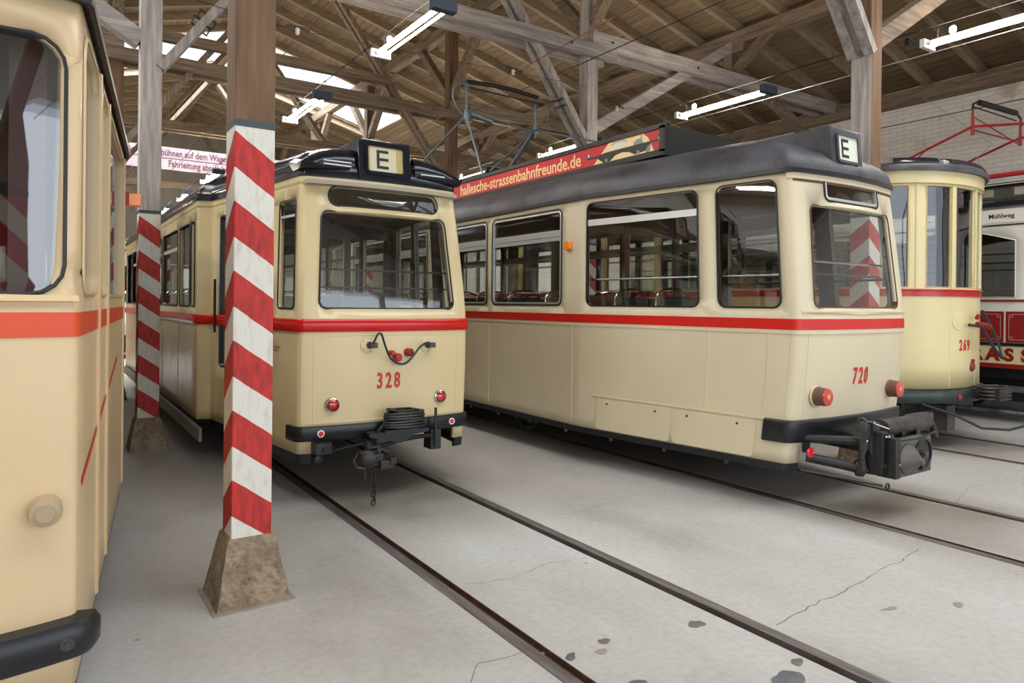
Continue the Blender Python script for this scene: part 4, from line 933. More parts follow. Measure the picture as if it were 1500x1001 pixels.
    m = MB(); P = [(-.19, -.12, 1.215), (-.175, -.15, 1.27), (-.155, -.155, 1.305), (-.13, -.155, 1.30), (-.10, -.15, 1.22), (-.06, -.145, 1.13), (-.02, -.14, 1.09), (.04, -.14, 1.065), (.09, -.14, 1.075), (.14, -.14, 1.12), (.20, -.14, 1.19), (.26, -.14, 1.225), (.31, -.12, 1.205)]
    Q = []
    for i in range(len(P) - 1):
        p0, p1, p2, p3 = (Vector(P[max(0, min(len(P) - 1, j))]) for j in (i - 1, i, i + 1, i + 2))
        for k in range(4):
            t = k / 4; Q.append(.5 * ((2 * p1) + (p2 - p0) * t + (2 * p0 - 5 * p1 + 4 * p2 - p3) * t * t + (3 * p1 - p0 - 3 * p2 + p3) * t ** 3))
    Q.append(Vector(P[-1])); m.tube(Q, .0085, 7); obj('jumper_cable', m, plain('blue_black_cable', (34, 44, 58), .35), root)
    for x, z, r in ((-.02, 1.15, .022), (.03, 1.115, .034), (.13, 1.15, .034)):
        m = MB(); m._lathe(Vector((x, -.06, z)), Vector((.15, -1, 0)), [(0, r), (.05, r * .95), (.06, r * .7)], 14); obj('red_socket', m, M['red_dark'] if x > .05 else plain('red_socket_paint', (178, 44, 44), .4), root)
    m = MB(); m._lathe(Vector((.045, -.07, 1.165)), Vector((0, -1, 0)), [(0, .028), (.008, .026)], 16); obj('blank_cap', m, M['cream'], root)
    # coiled cable resting on the bumper
    m = MB()
    for k, (a, z) in enumerate(((.165, .585), (.168, .605), (.166, .626), (.160, .648), (.164, .668), (.160, .690))): ell(m, (.06, -.17, z), a, .07, .011, tilt=.004 * (k % 3 - 1), jitter=.002)
    ell(m, (.05, -.16, .71), .13, .05, .010, tilt=-.008, jitter=.004); m.tube([(-.09, -.16, .69), (-.02, -.19, .725), (.10, -.18, .72), (.18, -.15, .69)], .010, 6)
    m.tube([(-.10, -.13, .60), (-.15, -.12, .53), (-.18, -.14, .46), (-.19, -.18, .40)], .014, 7)
    obj('cable_coil', m, M['black_matt'], root)
    m = MB(); m.b2(-.13, .16, -.24, -.09, .555, .572); m.prism([(-.24, .53), (.02, .46), (.14, .52), (.26, .53), (.26, .555), (-.24, .555)], -.20, -.10); obj('coil_tray', m, M['black'], root, 30)
    # lever, brackets, coupler
    m = MB(); m.beam((.36, -.12, .38), (.36, -.12, .70), .022, .014, (0, 1, 0)); obj('uncoupling_lever', m, M['black'], root, bevel=.003)
    for x, z0, z1, dx in ((.37, .36, .52, .045), (-.555, .42, .50, .06)):
        m = MB(); m.b2(x - dx, x + dx, -.11, .02, z0, z1); m.lathe((x, -.11, (z0 + z1) / 2), [(0, .012), (.012, .010)], (0, -1, 0), 8); m.lathe((x, -.11, z0 + .025), [(0, .012), (.012, .010)], (0, -1, 0), 8); obj('hanger_bracket', m, M['black_matt'], root, 30)
    m = MB(); m._lathe(Vector((-.58, -.02, .375)), Vector((0, -1, 0)), [(0, .032), (.05, .032), (.055, .02)], 16); m.b2(-.61, -.55, 0, .04, .37, .46); obj('pivot_bracket', m, M['black_matt'], root)
    m = MB(); m.tube([(-.56, -.03, .40), (-.40, -.07, .44), (-.25, -.10, .465)], .008, 6); m.tube([(-.12, -.14, .44), (.0, -.17, .475), (.14, -.18, .49), (.36, -.10, .475)], .018, 8); obj('guide_bar', m, M['black'], root)
    m = MB(); m.tube([(0, .9, .50), (-.12, .2, .49), (-.24, -.20, .47), (-.30, -.36, .455)], .035, 10); obj('draw_bar', m, M['black_matt'], root)
    cp = MB(); cp.b2(-.40, -.26, -.52, -.36, .385, .47); cp.b2(-.30, -.20, -.56, -.44, .365, .425); cp._lathe(Vector((-.36, -.46, .44)), Vector((-.3, -1, .1)), [(0, .05), (.06, .055), (.07, .035)], 14)
    cp.tube([(-.42, -.42, .46), (-.46, -.46, .42), (-.45, -.50, .385), (-.40, -.52, .375)], .012, 7); cp.tube([(-.33, -.40, .48), (-.28, -.44, .50), (-.22, -.50, .47)], .016, 7); cp.b2(-.23, -.18, -.57, -.50, .395, .44)
    cp.lathe((-.29, -.50, .47), [(0, .02), (.03, .018)], (0, 0, 1), 8); cp.lathe((-.35, -.50, .465), [(0, .014), (.03, .012)], (0, 0, 1), 8)
    cpo = obj('coupler_head', cp, M['black_matt'], root, 30, .004)
    m = MB()
    for i, (x, y, z) in enumerate([(-.33 + .007 * (k % 2), -.50, .365 - .030 * k) for k in range(9)]):
        A = (1, 0, 0) if i % 2 else (0, 1, 0); v = [(x + (0 if i % 2 else .014 * math.cos(t)), y + (.014 * math.cos(t) if i % 2 else 0), z + .022 * math.sin(t)) for t in [2 * PI * k / 10 for k in range(11)]]
        m.tube(v, .0055, 5, False)
    m.tube([(-.40, -.46, .40), (-.385, -.48, .34), (-.38, -.48, .29)], .005, 5); m.tube([(-.36, -.50, .42), (-.335, -.50, .375)], .009, 6)
    obj('coupler_chain', m, M['black_matt'], cpo)
    # grey step board along the left side, door handles
    for sg in (-1, 1):
        m = MB(); m.prism([(sg * 1.075, .26), (sg * 1.10, .26), (sg * 1.10, .37), (sg * 1.075, .385)], 1.70, 8.9); obj('step_board', m, M['greyboard'], root, smooth=0)
    for y in (.50, 1.84):
        p = sh.at(ss(y), 1.5, .03); m = MB(); m.tube([(p[0], p[1], 1.25), (p[0], p[1], 1.75)], .012, 8); obj('door_handrail', m, M['black'], root)
    # small faded red maker's note near the left corner
    for i, z in enumerate((1.19, 1.165)):
        u = ss(.42); m = MB(); m.v += [sh.at(u + d, zz, .003) for d, zz in ((-.07, z - .006), (.07 - .03 * i, z - .006), (.07 - .03 * i, z + .006), (-.07, z + .006))]; m.f = [(0, 1, 2, 3)]; obj('notice_line', m, plain('faded_red_note', (172, 112, 84), .6), root, smooth=0)
    interior(root, sh, W, L, .80, 2.44, (1.95, L - 1.95), M['lining_dark'], M['ceil_in'])
    for k in range(8):
        for x in (-.68, .68): seat(root, x, 2.6 + k * .78, .46, .80)
    m = MB(); m.torus((-.27, .36, 1.50), .17, .011, (.0, -.55, .84), 28, 6); m.tube([(-.27, .36, 1.50), (-.27, .50, .80)], .03, 8)
    for k in range(3): a = 2 * PI * k / 3 + .4; m.tube([(-.27, .36, 1.50), (-.27 + .17 * math.cos(a), .36 + .14 * math.sin(a), 1.50 + .09 * math.sin(a))], .008, 5)
    obj('brake_wheel', m, M['black'], root)
    for z in (1.66, 1.80):
        m = MB(); m.tube([(-.60, .16, z), (.60, .16, z)], .008, 6); obj('guard_rail', m, M['iron'], root)
    for x in (-.35, .35):
        m = MB(); m.tube([(x, 1.95, .8), (x, 1.95, 2.42)], .016, 8); obj('grab_pole', m, M['chrome'], root)
    running_gear(root, L, zb)
    return root

# ---------------------------------------------------------------- trailer 720
def tram720():
    root = empty('tram', (5.395, 3.08, 0), 'cream trailer tram numbered 720 with a red band and dusty black roof', 'tram', 'trams in the depot')
    L = 10.6; W = 1.075; Lt = 2.17; ze = 2.585; zb = .355
    rake = lambda z: .11 * max(0, (z - 1.44) / 1.1) ** 1.25 + .10 * max(0, (1.36 - z)) ** 1.4
    lean = lambda z: .07 * max(0, (z - 1.44) / 1.1) ** 1.2
    sh = Shell(keys(W, .772, L, Lt, .075, .08), L, Lt, rake, lean)
    mid = sh.S / 2; S = sh.S; zs = [zb, .45, .52, .68, .85, 1.0, 1.2, 1.37, 1.45, 1.6, 1.8, 2.0, 2.2, 2.33, 2.42, 2.5, ze]
    H = []; ss = lambda y: sh.s_side(y)
    for c in (mid, 0):
        w, h = window(root, sh, c - .60, c + .60, 1.545, 2.32, .05, 'glass', 'lining', (c - .585, c + .585), .012, name='end_window'); H.append(h)
        w, h = window(root, sh, c - .40, c + .40, 2.375, 2.545, .04, 'glass', 'black', None, .016, name='top_light', alu=True); H.append(h)
    def side(y0, y1, z0, z1, r, **k):
        a, b = ss(y1), ss(y0)
        for u0, u1 in ((a, b), (S - b, S - a)):
            w, h = window(root, sh, u0, u1, z0, z1, r, **k); H.append(h)
    R1 = [(2.225, 2.285)]
    for y0, y1 in ((.13, .65), (L - .65, L - .13)): side(y0, y1, 1.54, 2.515, .06)
    for y0, y1 in ((.84, 2.07), (L - 2.07, L - .84)): side(y0, y1, 1.54, 2.51, .06, rail=[(2.30, 2.36)])
    for y0, y1 in ((2.455, 3.755), (3.88, 5.18), (5.42, 6.72), (6.845, 8.145)): side(y0, y1, 1.54, 2.50, .06, rail=[(2.19, 2.23), (2.235, 2.30)], alu=True)
    for c in (mid, 0): H.append([(c - .635, zb), (c + .635, zb), (c + .635, .52), (c - .635, .52)])
    shell_obj('body_shell', sh, -1.2, S - 1.2, zs, H, M['cream_matt'], M['lining'], root)
    sweep('waist_band', sh, .001, S - .001, [(-.002, 1.368), (.004, 1.37), (.004, 1.45), (-.002, 1.452)], M['red_matt'], root)
    sweep('cornice', sh, mid - .80, mid + .80, [(-.002, 2.515), (.012, 2.52), (.016, 2.58), (-.002, 2.585)], M['cream_matt'], root)
    strips('panel_seam', M['cream_matt'], root, sh, [('h', 1.0, S - 1.0, 1.345, .014, .007)] + [('v', u, .69, 1.34, .012, .004) for u in (mid - .66, mid + .66, mid - .81, mid + .81)] + [('v', u, .40 if y > 2 else .67, 1.34, .022, .006) for y in (.22, .74, 2.28, 3.82, 5.28, 6.78, 8.3) for u in (ss(y), S - ss(y))])
    sweep('sill_line', sh, mid - .74, mid + .74, [(-.002, 1.50), (.010, 1.502), (.010, 1.512), (-.002, 1.514)], M['cream_matt'], root)
    # access hatches low on the side
    for sgn in (0, 1):
        for (y0, y1) in ((.27, 1.04), (1.075, 1.93)):
            a, b = ss(y1), ss(y0)
            if sgn: a, b = S - b, S - a
            hp = plate('access_hatch', sh, rr(a, b, .37, .655, .03, 3), .012, M['cream_matt'], root)
            m = MB()
            for u in (a + .14, b - .16): p = sh.at(u, .615, .012); m.lathe(p, [(-.004, .011), (.006, .009)], (-1 if not sgn else 1, 0, 0), 8)
            obj('hatch_latch', m, M['rust'], hp)
    sweep('hatch_molding', sh, ss(1.99), ss(.20), [(-.002, .672), (.010, .674), (.010, .686), (-.002, .688)], M['cream_matt'], root)
    for a, b in ((.7, mid - .64), (mid + .64, S - .7)): sweep('black_skirt', sh, a, b, [(-.03, .30), (.002, .302), (.004, .357), (-.03, .36)], M['black'], root)
    y = .5
    while y < L - .5:
        p = sh.at(ss(y), .29, .0); m = MB(); m.b2(p[0] - .01, p[0] + .015, p[1] - .012, p[1] + .012, .275, .305); y += .62; obj('skirt_bolt', m, M['iron'], root, smooth=0)
    sweep('bumper', sh, ss(.20), S - ss(.20), [(-.03, .52), (.024, .52), (.03, .53), (.03, .672), (.024, .685), (-.004, .69)], M['black'], root)
    roof_obj('roof', sh, ze, .45, M['roof_dusty'], root, .025, 1.45, 2.1, .05)
    sweep('rain_gutter', sh, 1.0, S - 1.0, [(.018, 2.562), (.036, 2.566), (.036, 2.60), (.018, 2.598)], M['black'], root)
    b, Y = dest_box(root, .045, 2.62, 2.985, .215, .85, 2.98, M['roof_dusty'], M['board_green'], .16, (-.18, .10, 2.715, 2.915), -.04)
    mb = MB(); x0, y_ = -.09, Y(2.84)
    letterE(b, Y, x0 - .04, 2.74)
    digits(root, sh, '720', -.01, .078, .995, .182, .60, plain('bright_red_lettering', (206, 40, 30), .45))
    # protruding tail lamps
    for x in (-.53, .50):
        z = .865; y = sh.at(s_x(sh, x), z)[1]
        m = MB(); m._lathe(Vector((x, y, z)), Vector((0, -1, 0)), [(0, .086), (.008, .084), (.01, .07)], 28); o = obj('lamp_base', m, M['cream_matt'], root)
        m = MB(); m._lathe(Vector((x, y, z)), Vector((0, -1, 0)), [(.005, .072), (.02, .073), (.025, .068), (.05, .068), (.09, .066)], 28); lh = obj('tail_lamp', m, noisy('lamp_housing_brown', (88, 62, 50), (120, 78, 62), 8, .5, .1), root)
        m = MB(); m._lathe(Vector((x, y, z)), Vector((0, -1, 0)), [(.08, .0665), (.098, .064), (.10, .05), (.103, .001)], 28); obj('lamp_lens', m, M['redglass'], lh)
        m = MB(); m._lathe(Vector((x, y - .1028, z)), Vector((0, -1, 0)), [(0, .022), (.002, .018)], 12); obj('bulb_glow_disc', m, M['orange'], lh)
    m = MB(); m._lathe(Vector((-.655, -.03, .455)), Vector((0, -1, 0)), [(0, .038), (.012, .037), (.014, .03)], 20); rf = obj('red_marker_disc', m, M['redrefl'], root); m = MB(); m.b2(-.665, -.645, -.028, .03, .45, .53); obj('marker_bracket', m, M['black'], rf, smooth=0)
    p = sh.at(ss(2.33), 2.12, 0); m = MB(); m.b2(p[0] - .04, p[0] + .01, p[1] - .04, p[1] + .04, 2.085, 2.165); m.b2(p[0] - .042, p[0], p[1] - .05, p[1] - .015, 2.09, 2.16); obj('side_indicator', m, M['orange'], root, 30, .006)
    # front couplings --------------------------------------------------
    m = MB(); m.tube([(-.62, .05, .545), (-.45, -.20, .555), (-.36, -.30, .56)], .032, 10); m.tube([(.0, .9, .47), (-.05, .0, .46), (-.08, -.42, .45)], .055, 12); m.b2(-.30, .22, -.36, -.26, .50, .56); obj('draw_bar', m, M['black_matt'], root, 30)
    m = MB(); m.tube([(-.62, .02, .41), (-.48, -.16, .375), (-.40, -.28, .35)], .036, 12); m.tube([(-.44, -.24, .36), (-.36, -.32, .34), (-.30, -.42, .335)], .024, 10); m.lathe((-.40, -.27, .30), [(0, .03), (.05, .05), (.09, .045), (.12, .02)], (0, 0, 1), 14); obj('air_pipe', m, M['black_matt'], root)
    m = MB(); m.tube([(-.43, -.30, .70), (-.425, -.31, .56), (-.42, -.31, .52), (-.435, -.30, .46), (-.42, -.30, .38), (-.40, -.29, .33)], .02, 10, rs=[.036, .036, .03, .024, .026, .03]); m.torus((-.43, -.30, .70), .03, .014, (1, 0, 0), 12, 6); m.b2(-.47, -.39, -.345, -.27, .58, .69); m.b2(-.39, -.30, -.36, -.28, .60, .70); obj('coupling_valve', m, M['iron'], root, 35)
    m = MB(); m.b2(-.385, -.31, -.43, -.27, .33, .64); m.b2(-.34, -.27, -.50, -.36, .31, .60); m.beam((-.37, -.30, .65), (-.33, -.40, .37), .07, .07); m.tube([(-.31, -.44, .62), (-.31, -.44, .32)], .030, 10); obj('coupler_linkage', m, M['black_matt'], root, 30, .004)
    m = MB()
    for (x, y, z) in ((-.365, -.44, .61), (-.345, -.45, .61), (-.305, -.478, .545), (-.305, -.478, .46), (-.455, -.35, .575), (-.38, -.36, .70)): m.lathe((x, y, z), [(0, .011), (.008, .010), (.012, .004)], (0, -1, 0), 10)
    m.tube([(-.31, -.49, .425), (-.27, -.50, .405)], .007, 6); m.tube([(-.36, -.36, .69), (-.28, -.42, .655)], .006, 6); obj('bright_bolt', m, M['chrome'], root)
    m = MB(); m.lathe((-.17, -.30, .630), [(0, .066), (.67, .066)], (1, 0, 0), 24); m.lathe((-.18, -.30, .630), [(0, .05), (.69, .05)], (1, 0, 0), 16); obj('air_cylinder', m, M['iron'], root, 40)
    m = MB(); m.b2(-.22, .50, -.32, -.26, .56, .61); m.tube([(.49, -.30, .63), (.53, -.34, .61), (.53, -.36, .54), (.50, -.38, .50)], .026, 8); m.tube([(-.28, -.48, .575), (.0, -.50, .575), (.22, -.50, .60), (.28, -.49, .60)], .009, 6); m.b2(.02, .08, -.36, -.28, .50, .60); m.b2(.24, .30, -.36, -.30, .50, .60); obj('cylinder_bracket', m, M['black_matt'], root, 30)
    m = MB(); m.b2(-.27, .24, -.47, -.38, .30, .565); M['iron_light'] = noisy('worn_grey_casting', (70, 66, 62), (112, 106, 99), 9, .5, .3, scale2=60, bdist=.004); cb = obj('coupler_box', m, M['iron_light'], root, 30, .008)
    m = MB(); c = Vector((-.125, -.47, .43)); m._lathe(c, Vector((0, -1, 0)), [(0, .118), (.012, .116), (.02, .105), (.05, .085), (.085, .04), (.10, .025), (.12, .02)], 28); obj('coupler_cone', m, M['iron_light'], cb)
    m = MB(); m.torus((.105, -.475, .44), .115, .010, (0, 1, 0), 28, 6); m._lathe(Vector((.105, -.471, .44)), Vector((0, -1, 0)), [(0, .105), (.002, .104)], 24); cr2 = obj('coupler_ring', m, M['black_matt'], cb)
    m = MB(); m._lathe(Vector((.105, -.473, .44)), Vector((0, -1, 0)), [(0, .03), (.03, .028)], 12); m.beam((.03, -.48, .41), (.07, -.49, .34), .02, .02); m.b2(-.02, .05, -.53, -.48, .425, .44); obj('coupler_latch', m, M['iron'], cr2, 30)
    m = MB(); m.tube([(-.72, .0, .325), (-.58, -.22, .30), (-.44, -.46, .275)], .009, 6); m.torus((-.43, -.49, .272), .022, .007, (0, 1, 0), 16, 6); obj('uncoupling_rod', m, M['black_matt'], root)
    # inside
    interior(root, sh, W, L, .80, 2.50, (2.27, L - 2.27), M['lining'], M['lining'])
    for k in range(2):
        for x in (-.55,): seat(root, x, .98 + k * .55, .42, .80)
    for k in range(8):
        for x, w_ in ((-.70, .44), (.62, .58)): seat(root, x, 2.45 + k * .72, w_, .80)
    for y in (.02,):
        for z, xx in ((1.90, .60), (1.80, .58)):
            m = MB(); m.tube([(-xx, y + .10, z), (xx, y + .10, z)], .010, 8); obj('end_guard_rail', m, M['chrome'] if z > 1.85 else M['iron'], root)
    for (a, bb) in ((.13, .65), (.84, 2.07)):
        for sgn in (0, 1):
            P = []
            for k in range(5):
                u = ss(a + (bb - a) * k / 4); u = S - u if sgn else u; P.append(sh.at(u, 1.785, -.07))
            m = MB(); m.tube(P, .011, 8); obj('window_guard_rail', m, M['chrome'], root)
    for x, y in ((-.35, 2.27), (.35, 2.27)):
        m = MB(); m.tube([(x, y, .8), (x, y, 2.48)], .014, 8); obj('grab_pole', m, M['chrome'], root)
    running_gear(root, L, zb, wb=3.0)
    return root

# ---------------------------------------------------------------- near left tram
def tram_left():
    root = empty('tram', (-.75, 2.56, 0), 'cream tram with an orange red band, cut off by the left edge', 'tram', 'trams in the depot')
    L = 10.5; W = 1.17; Lt = 2.6; ze = 2.50; zb = .34
    sh = Shell(keys(W, .838, L, Lt, .10, .035), L, Lt, lambda z: .03 * max(0, z - 1.5), lambda z: .0)
    mid = sh.S / 2; S = sh.S; zs = [zb, .5, .7, 1.0, 1.2, 1.42, 1.5, 1.7, 1.9, 2.1, 2.3, ze]
    H = []; ss = lambda y: sh.s_side(y)
    for c in (mid, 0):
        w, h = window(root, sh, c - .80, c + .80, 1.565, 2.345, .085, 'glass_near', 'rubber', None, .012, name='windscreen'); H.append(h)
    def side(y0, y1, z0, z1, r, **k):
        a, b = ss(y1), ss(y0)
        for u0, u1 in ((a, b), (S - b, S - a)):
            w, h = window(root, sh, u0, u1, z0, z1, r, **k); H.append(h)
    side(.09, .62, 1.57, 2.42, .10, gm='cream_near', g='glass_side')
    side(.78, 1.12, 1.57, 2.42, .05, gm='cream_near', g='glass_side')
    side(1.25, 2.45, 1.57, 2.42, .05, gm='cream_near', g='glass_side')
    side(2.75, 4.1, 1.57, 2.42, .05, gm='cream_near', g='glass_side'); side(4.25, 5.6, 1.57, 2.42, .05, gm='cream_near', g='glass_side'); side(5.75, 7.1, 1.57, 2.42, .05, gm='cream_near', g='glass_side'); side(7.9, 9.6, 1.57, 2.42, .05, gm='cream_near', g='glass_side')
    shell_obj('body_shell', sh, -1.2, S - 1.2, zs, H, M['cream_near'], M['lining_dark'], root)
    sweep('waist_band', sh, .001, S - .001, [(-.002, 1.427), (.003, 1.428), (.003, 1.503), (-.002, 1.504)], M['red_orange'], root)
    sweep('window_sill', sh, mid - .84, mid + .84, [(-.002, 1.536), (.014, 1.538), (.010, 1.556), (-.002, 1.558)], M['cream_near'], root)
    strips('door_jamb', M['cream_near'], root, sh, [('v', u, .36, 2.46, .03, .012) for y in (.70, 1.18, 2.6) for u in (ss(y), S - ss(y))])
    mb = MB(); u0 = S - ss(.12); vs = []  # reflected streak along the side, painted on in the band colour
    for k in range(9):
        t = k / 8; u = u0 + t * 1.9; z = .93 + .27 * t; vs += [sh.at(u, z, .0025), sh.at(u, z + .028, .0025)]
    mb.add(vs, [(2 * k, 2 * k + 2, 2 * k + 3, 2 * k + 1) for k in range(8)]); obj('red_reflection_line', mb, M['red_orange'], root, smooth=0)
    sweep('bumper', sh, mid - .87, mid + .87, [(-.02, .44), (.05, .445), (.066, .47), (.066, .53), (.05, .555), (-.02, .56)], M['black'], root)
    for sgn in (-1, 1):
        p = sh.at(s_x(sh, sgn * .80), .50, .066); m = MB(); m.lathe(p, [(-.004, .020), (.004, .020)], (0, -1, 0), 14); m.lathe(p, [(.002, .010), (.012, .009)], (0, -1, 0), 6); obj('bumper_bolt', m, M['iron'], root)
        z = .905; x = sgn * .755; y = sh.at(s_x(sh, x), z)[1]; m = MB(); m._lathe(Vector((x, y, z)), Vector((0, -1, 0)), [(0, .046), (.045, .044), (.06, .040), (.062, .027), (.064, .027)], 28); m.lathe((x, y - .06, z), [(0, .026), (.006, .025)], (0, -1, 0), 20); obj('capped_lamp', m, plain('dull_tan_cap', (168, 148, 116), .35), root)
        for sg2 in (1,):
            yy = 2.62; m = MB(); xx = sgn * (W + .03); m.b2(xx - .09, xx + .07, yy - .03, yy + .03, 2.16, 2.245); io = obj('direction_indicator', m, M['orange'], root, 30, .008)
            m = MB(); m.b2(xx - .02, xx, yy - .033, yy - .028, 2.16, 2.245); obj('indicator_divider', m, M['red_dark'], io, smooth=0)
        roof_obj('roof', sh, ze, .44, M['roof_dusty'], root, .02, .8, 2.4, .05)
    sweep('rain_gutter', sh, 1.0, S - 1.0, [(.018, 2.478), (.034, 2.48), (.034, 2.51), (.018, 2.512)], M['black'], root)
    for a, b in ((.7, mid - .5), (mid + .5, S - .7)): sweep('black_skirt', sh, a, b, [(-.03, .29), (-.006, .292), (-.004, .342), (-.03, .345)], M['black'], root)
    interior(root, sh, W, L, .80, 2.44, (2.4, L - 2.4), M['lining_dark'], M['lining_dark'])
    m = MB(); m._lathe(Vector((.42, .42, .80)), Vector((0, 0, 1)), [(0, .17), (.70, .17), (.78, .20), (.90, .21), (1.02, .16), (1.08, .05)], 28); obj('controller_drum', m, M['ceil_in'], root)
    for x in (.70, -.70): m = MB(); m.b2(x - .05, x + .05, .16, .24, .8, 2.44); obj('corner_pillar', m, plain('red_brown_wood', (96, 48, 38), .4), root, smooth=0)
    running_gear(root, L, zb)
    return root

# ---------------------------------------------------------------- tram 269 with the round vestibule
def tram269():
    root = empty('tram', (8.6, 4.25, 0), 'older cream tram numbered 269 with a rounded glazed vestibule', 'tram', 'trams in the depot')
    L = 9.6; W = .98; Lt = .9; ze = 3.05; zb = .655
    k = []
    for i in range(0, 13): a = PI / 2 + (PI / 2) * i / 12; k.append((.98 * math.cos(a), L + .65 * math.sin(a), 0))
    k[0] = (0, L + .65, 0); k += [(-W, L - .4, 0), (-W, .4, 0)]
    for i in range(0, 25): a = PI + (PI / 2) * i / 24; k.append((.98 * math.cos(a), .65 * math.sin(a), 0))
    k[-1] = (0, -.65, 0)
    sh = Shell(k, L, Lt); mid = sh.S / 2; S = sh.S
    H = []; zs = [zb, .9, 1.2, 1.5, 1.665, 1.73, 1.8, 2.1, 2.4, 2.7, 2.88, ze]
    fx = lambda x: s_x(sh, x)
    for i, (a, b) in enumerate(((-.945, -.80), (-.64, -.345), (-.27, .115), (.20, .50), (.62, .86))):
        for base in (0,):
            u0, u1 = fx(a), fx(b); w, h = window(root, sh, u0, u1, 1.775, 2.875, .01, 'glass', 'cream_yellow', None, .006, name='vestibule_window'); H.append(h)
    for a, b in ((-.80, -.40), (-.30, .30), (.40, .80)):
        u0, u1 = a * 1.12, b * 1.12; w, h = window(root, sh, u0, u1, 1.775, 2.875, .01, 'glass', 'cream_yellow', None, .006, name='vestibule_window'); H.append(h)
    for y0, y1 in ((.15, .75), (1.0, 1.9), (2.05, 3.1), (3.25, 4.3), (4.45, 5.5), (5.65, 6.7), (6.85, 7.9), (8.1, 8.9)):
        a, b = sh.s_side(y1), sh.s_side(y0)
        for u0, u1 in ((a, b), (S - b, S - a)):
            w, h = window(root, sh, u0, u1, 1.775, 2.75, .03, 'glass', 'cream_yellow', None, .006, rail=[(2.38, 2.41)]); H.append(h)
    shell_obj('body_shell', sh, -1.6, S - 1.6, zs, H, M['cream_yellow'], M['lining_dark'], root)
    sweep('waist_band', sh, .001, S - .001, [(-.002, 1.668), (.010, 1.67), (.010, 1.728), (.03, 1.735), (.03, 1.748), (-.002, 1.75)], M['red_dark'] if 0 else M['red'], root)
    sweep('fascia', sh, .001, S - .001, [(-.002, 2.895), (.03, 2.905), (.034, 3.045), (-.002, 3.055)], M['cream_yellow'], root)
    roof_obj('roof', sh, ze, .17, M['roof_dusty'], root, .075, .5, 2.2, .05)
    for (a, b, m_) in ((-.9, -.55, 'roof_gloss'), (-.40, .60, 'black_matt')):
        sweep('roof_canvas_roll', sh, fx(a), fx(b), [(-.14, 3.08), (.045, 3.08), (.055, 3.13), (.02, 3.175), (-.06, 3.195), (-.14, 3.19)], M[m_], root)
    m = MB(); m.b2(-.53, -.42, -.62, -.46, 3.08, 3.15); obj('roof_bracket', m, M['silver'], root, 30, .006)
    strips('pillar_molding', M['cream_yellow'], root, sh, [('v', fx(x), 1.75, 2.90, .05, .012) for x in (-.72, -.307, .158, .56)] + [('v', fx(x), .67, 1.66, .01, .003) for x in (-.35, .18)])
    # digits follow the curved dash
    digits(root, sh, '269', -.09, .078, 1.125, .165, .70, M['red_number'])
    p = sh.at(fx(.08), .885, 0); m = MB(); m._lathe(Vector(p), Vector((.1, -1, 0)), [(0, .055), (.02, .05), (.03, .03)], 18); m.b2(p[0] - .012, p[0] + .012, p[1] - .03, p[1], .93, .97); obj('red_tail_lamp', m, noisy('rusty_red_lamp', (130, 46, 36), (150, 70, 46), 9, .5, .1), root)
    m = MB(); p = sh.at(fx(-.22), 1.40, 0); m._lathe(Vector(p), Vector((-.2, -1, 0)), [(0, .10), (.006, .098), (.008, .08)], 24); obj('round_cover', m, M['cream_yellow'], root)
    m = MB(); m.tube([(-.12, -.70, 1.36), (.0, -.78, 1.34), (.10, -.83, 1.16), (.24, -.86, 1.02), (.38, -.84, .98), (.46, -.78, 1.10), (.42, -.72, 1.30), (.33, -.68, 1.46), (.30, -.66, 1.52)], .016, 8); obj('jumper_cable', m, M['cable'], root)
    m = MB(); m.tube([(-.02, -.74, 1.37), (.10, -.78, 1.36), (.24, -.76, 1.33)], .026, 8); m.lathe((.02, -.72, 1.42), [(0, .02), (.03, .025), (.06, .012)], (0, -.3, 1), 8); obj('red_plug', m, M['red_dark'], root)
    sweep('bumper', sh, fx(-.93), fx(.93), [(-.03, .50), (.05, .505), (.06, .52), (.06, .63), (.05, .645), (-.03, .65)], M['bumper_green'], root)
    m = MB(); p = sh.at(fx(-.28), .57, .06); m.lathe(p, [(-.005, .03), (.015, .026)], (-.4, -1, 0), 14); obj('bumper_reflector', m, M['red_dark'], root)
    m = MB()
    for k_ in range(4): m.b2(.02, .34, -.95, -.66, .53 + .035 * k_, .55 + .035 * k_)
    for k_ in range(4): ell(m, (.17, -.82, .545 + .04 * k_), .18, .13, .015, 20)
    obj('buffer_stack', m, M['iron'], root, 30)
    m = MB(); m.tube([(-.10, -.35, .44), (.2, -.8, .40), (.45, -1.25, .36)], .022, 8, rs=[.018, .03, .03]); m.b2(-.42, -.24, -.62, -.48, .20, .47); m.beam((-.3, -.5, .50), (.6, -.4, .40), .10, .10); obj('draw_bar', m, M['iron'], root, 30)
    m = MB(); m._lathe(Vector((.42, -1.2, .36)), Vector((.35, -1, -.1)), [(0, .06), (.04, .10), (.07, .10), (.09, .05), (.30, .05), (.34, .08), (.42, .06)], 16); m.torus((.46, -1.3, .30), .06, .012, (1, 0, 0), 14, 6); m.tube([(.42, -1.28, .28), (.44, -1.30, .20), (.47, -1.30, .28)], .007, 5); obj('coupler_head', m, M['iron'], root, 35)
    m = MB(); m.tube([(-.72, -.50, .50), (-.66, -.8, .42), (-.4, -.95, .28), (0, -1.05, .24), (.35, -1.15, .29)], .014, 7); obj('air_hose', m, M['cable'], root)
    m = MB(); m.b2(-.85, -.55, -.35, .1, .44, .50); m.b2(-.80, .8, -.1, L - .5, .30, .48); m.b2(-.72, -.58, -.25, -.12, .26, .44); obj('platform_frame', m, M['under'], root, 30)
    m = MB(); m.prism(rr(-.60, -.36, 1.78, 2.05, .05, 3), -.36, -.35, 'y'); po = obj('instrument_card', m, M['tram_white'], root, 30)
    m = MB()
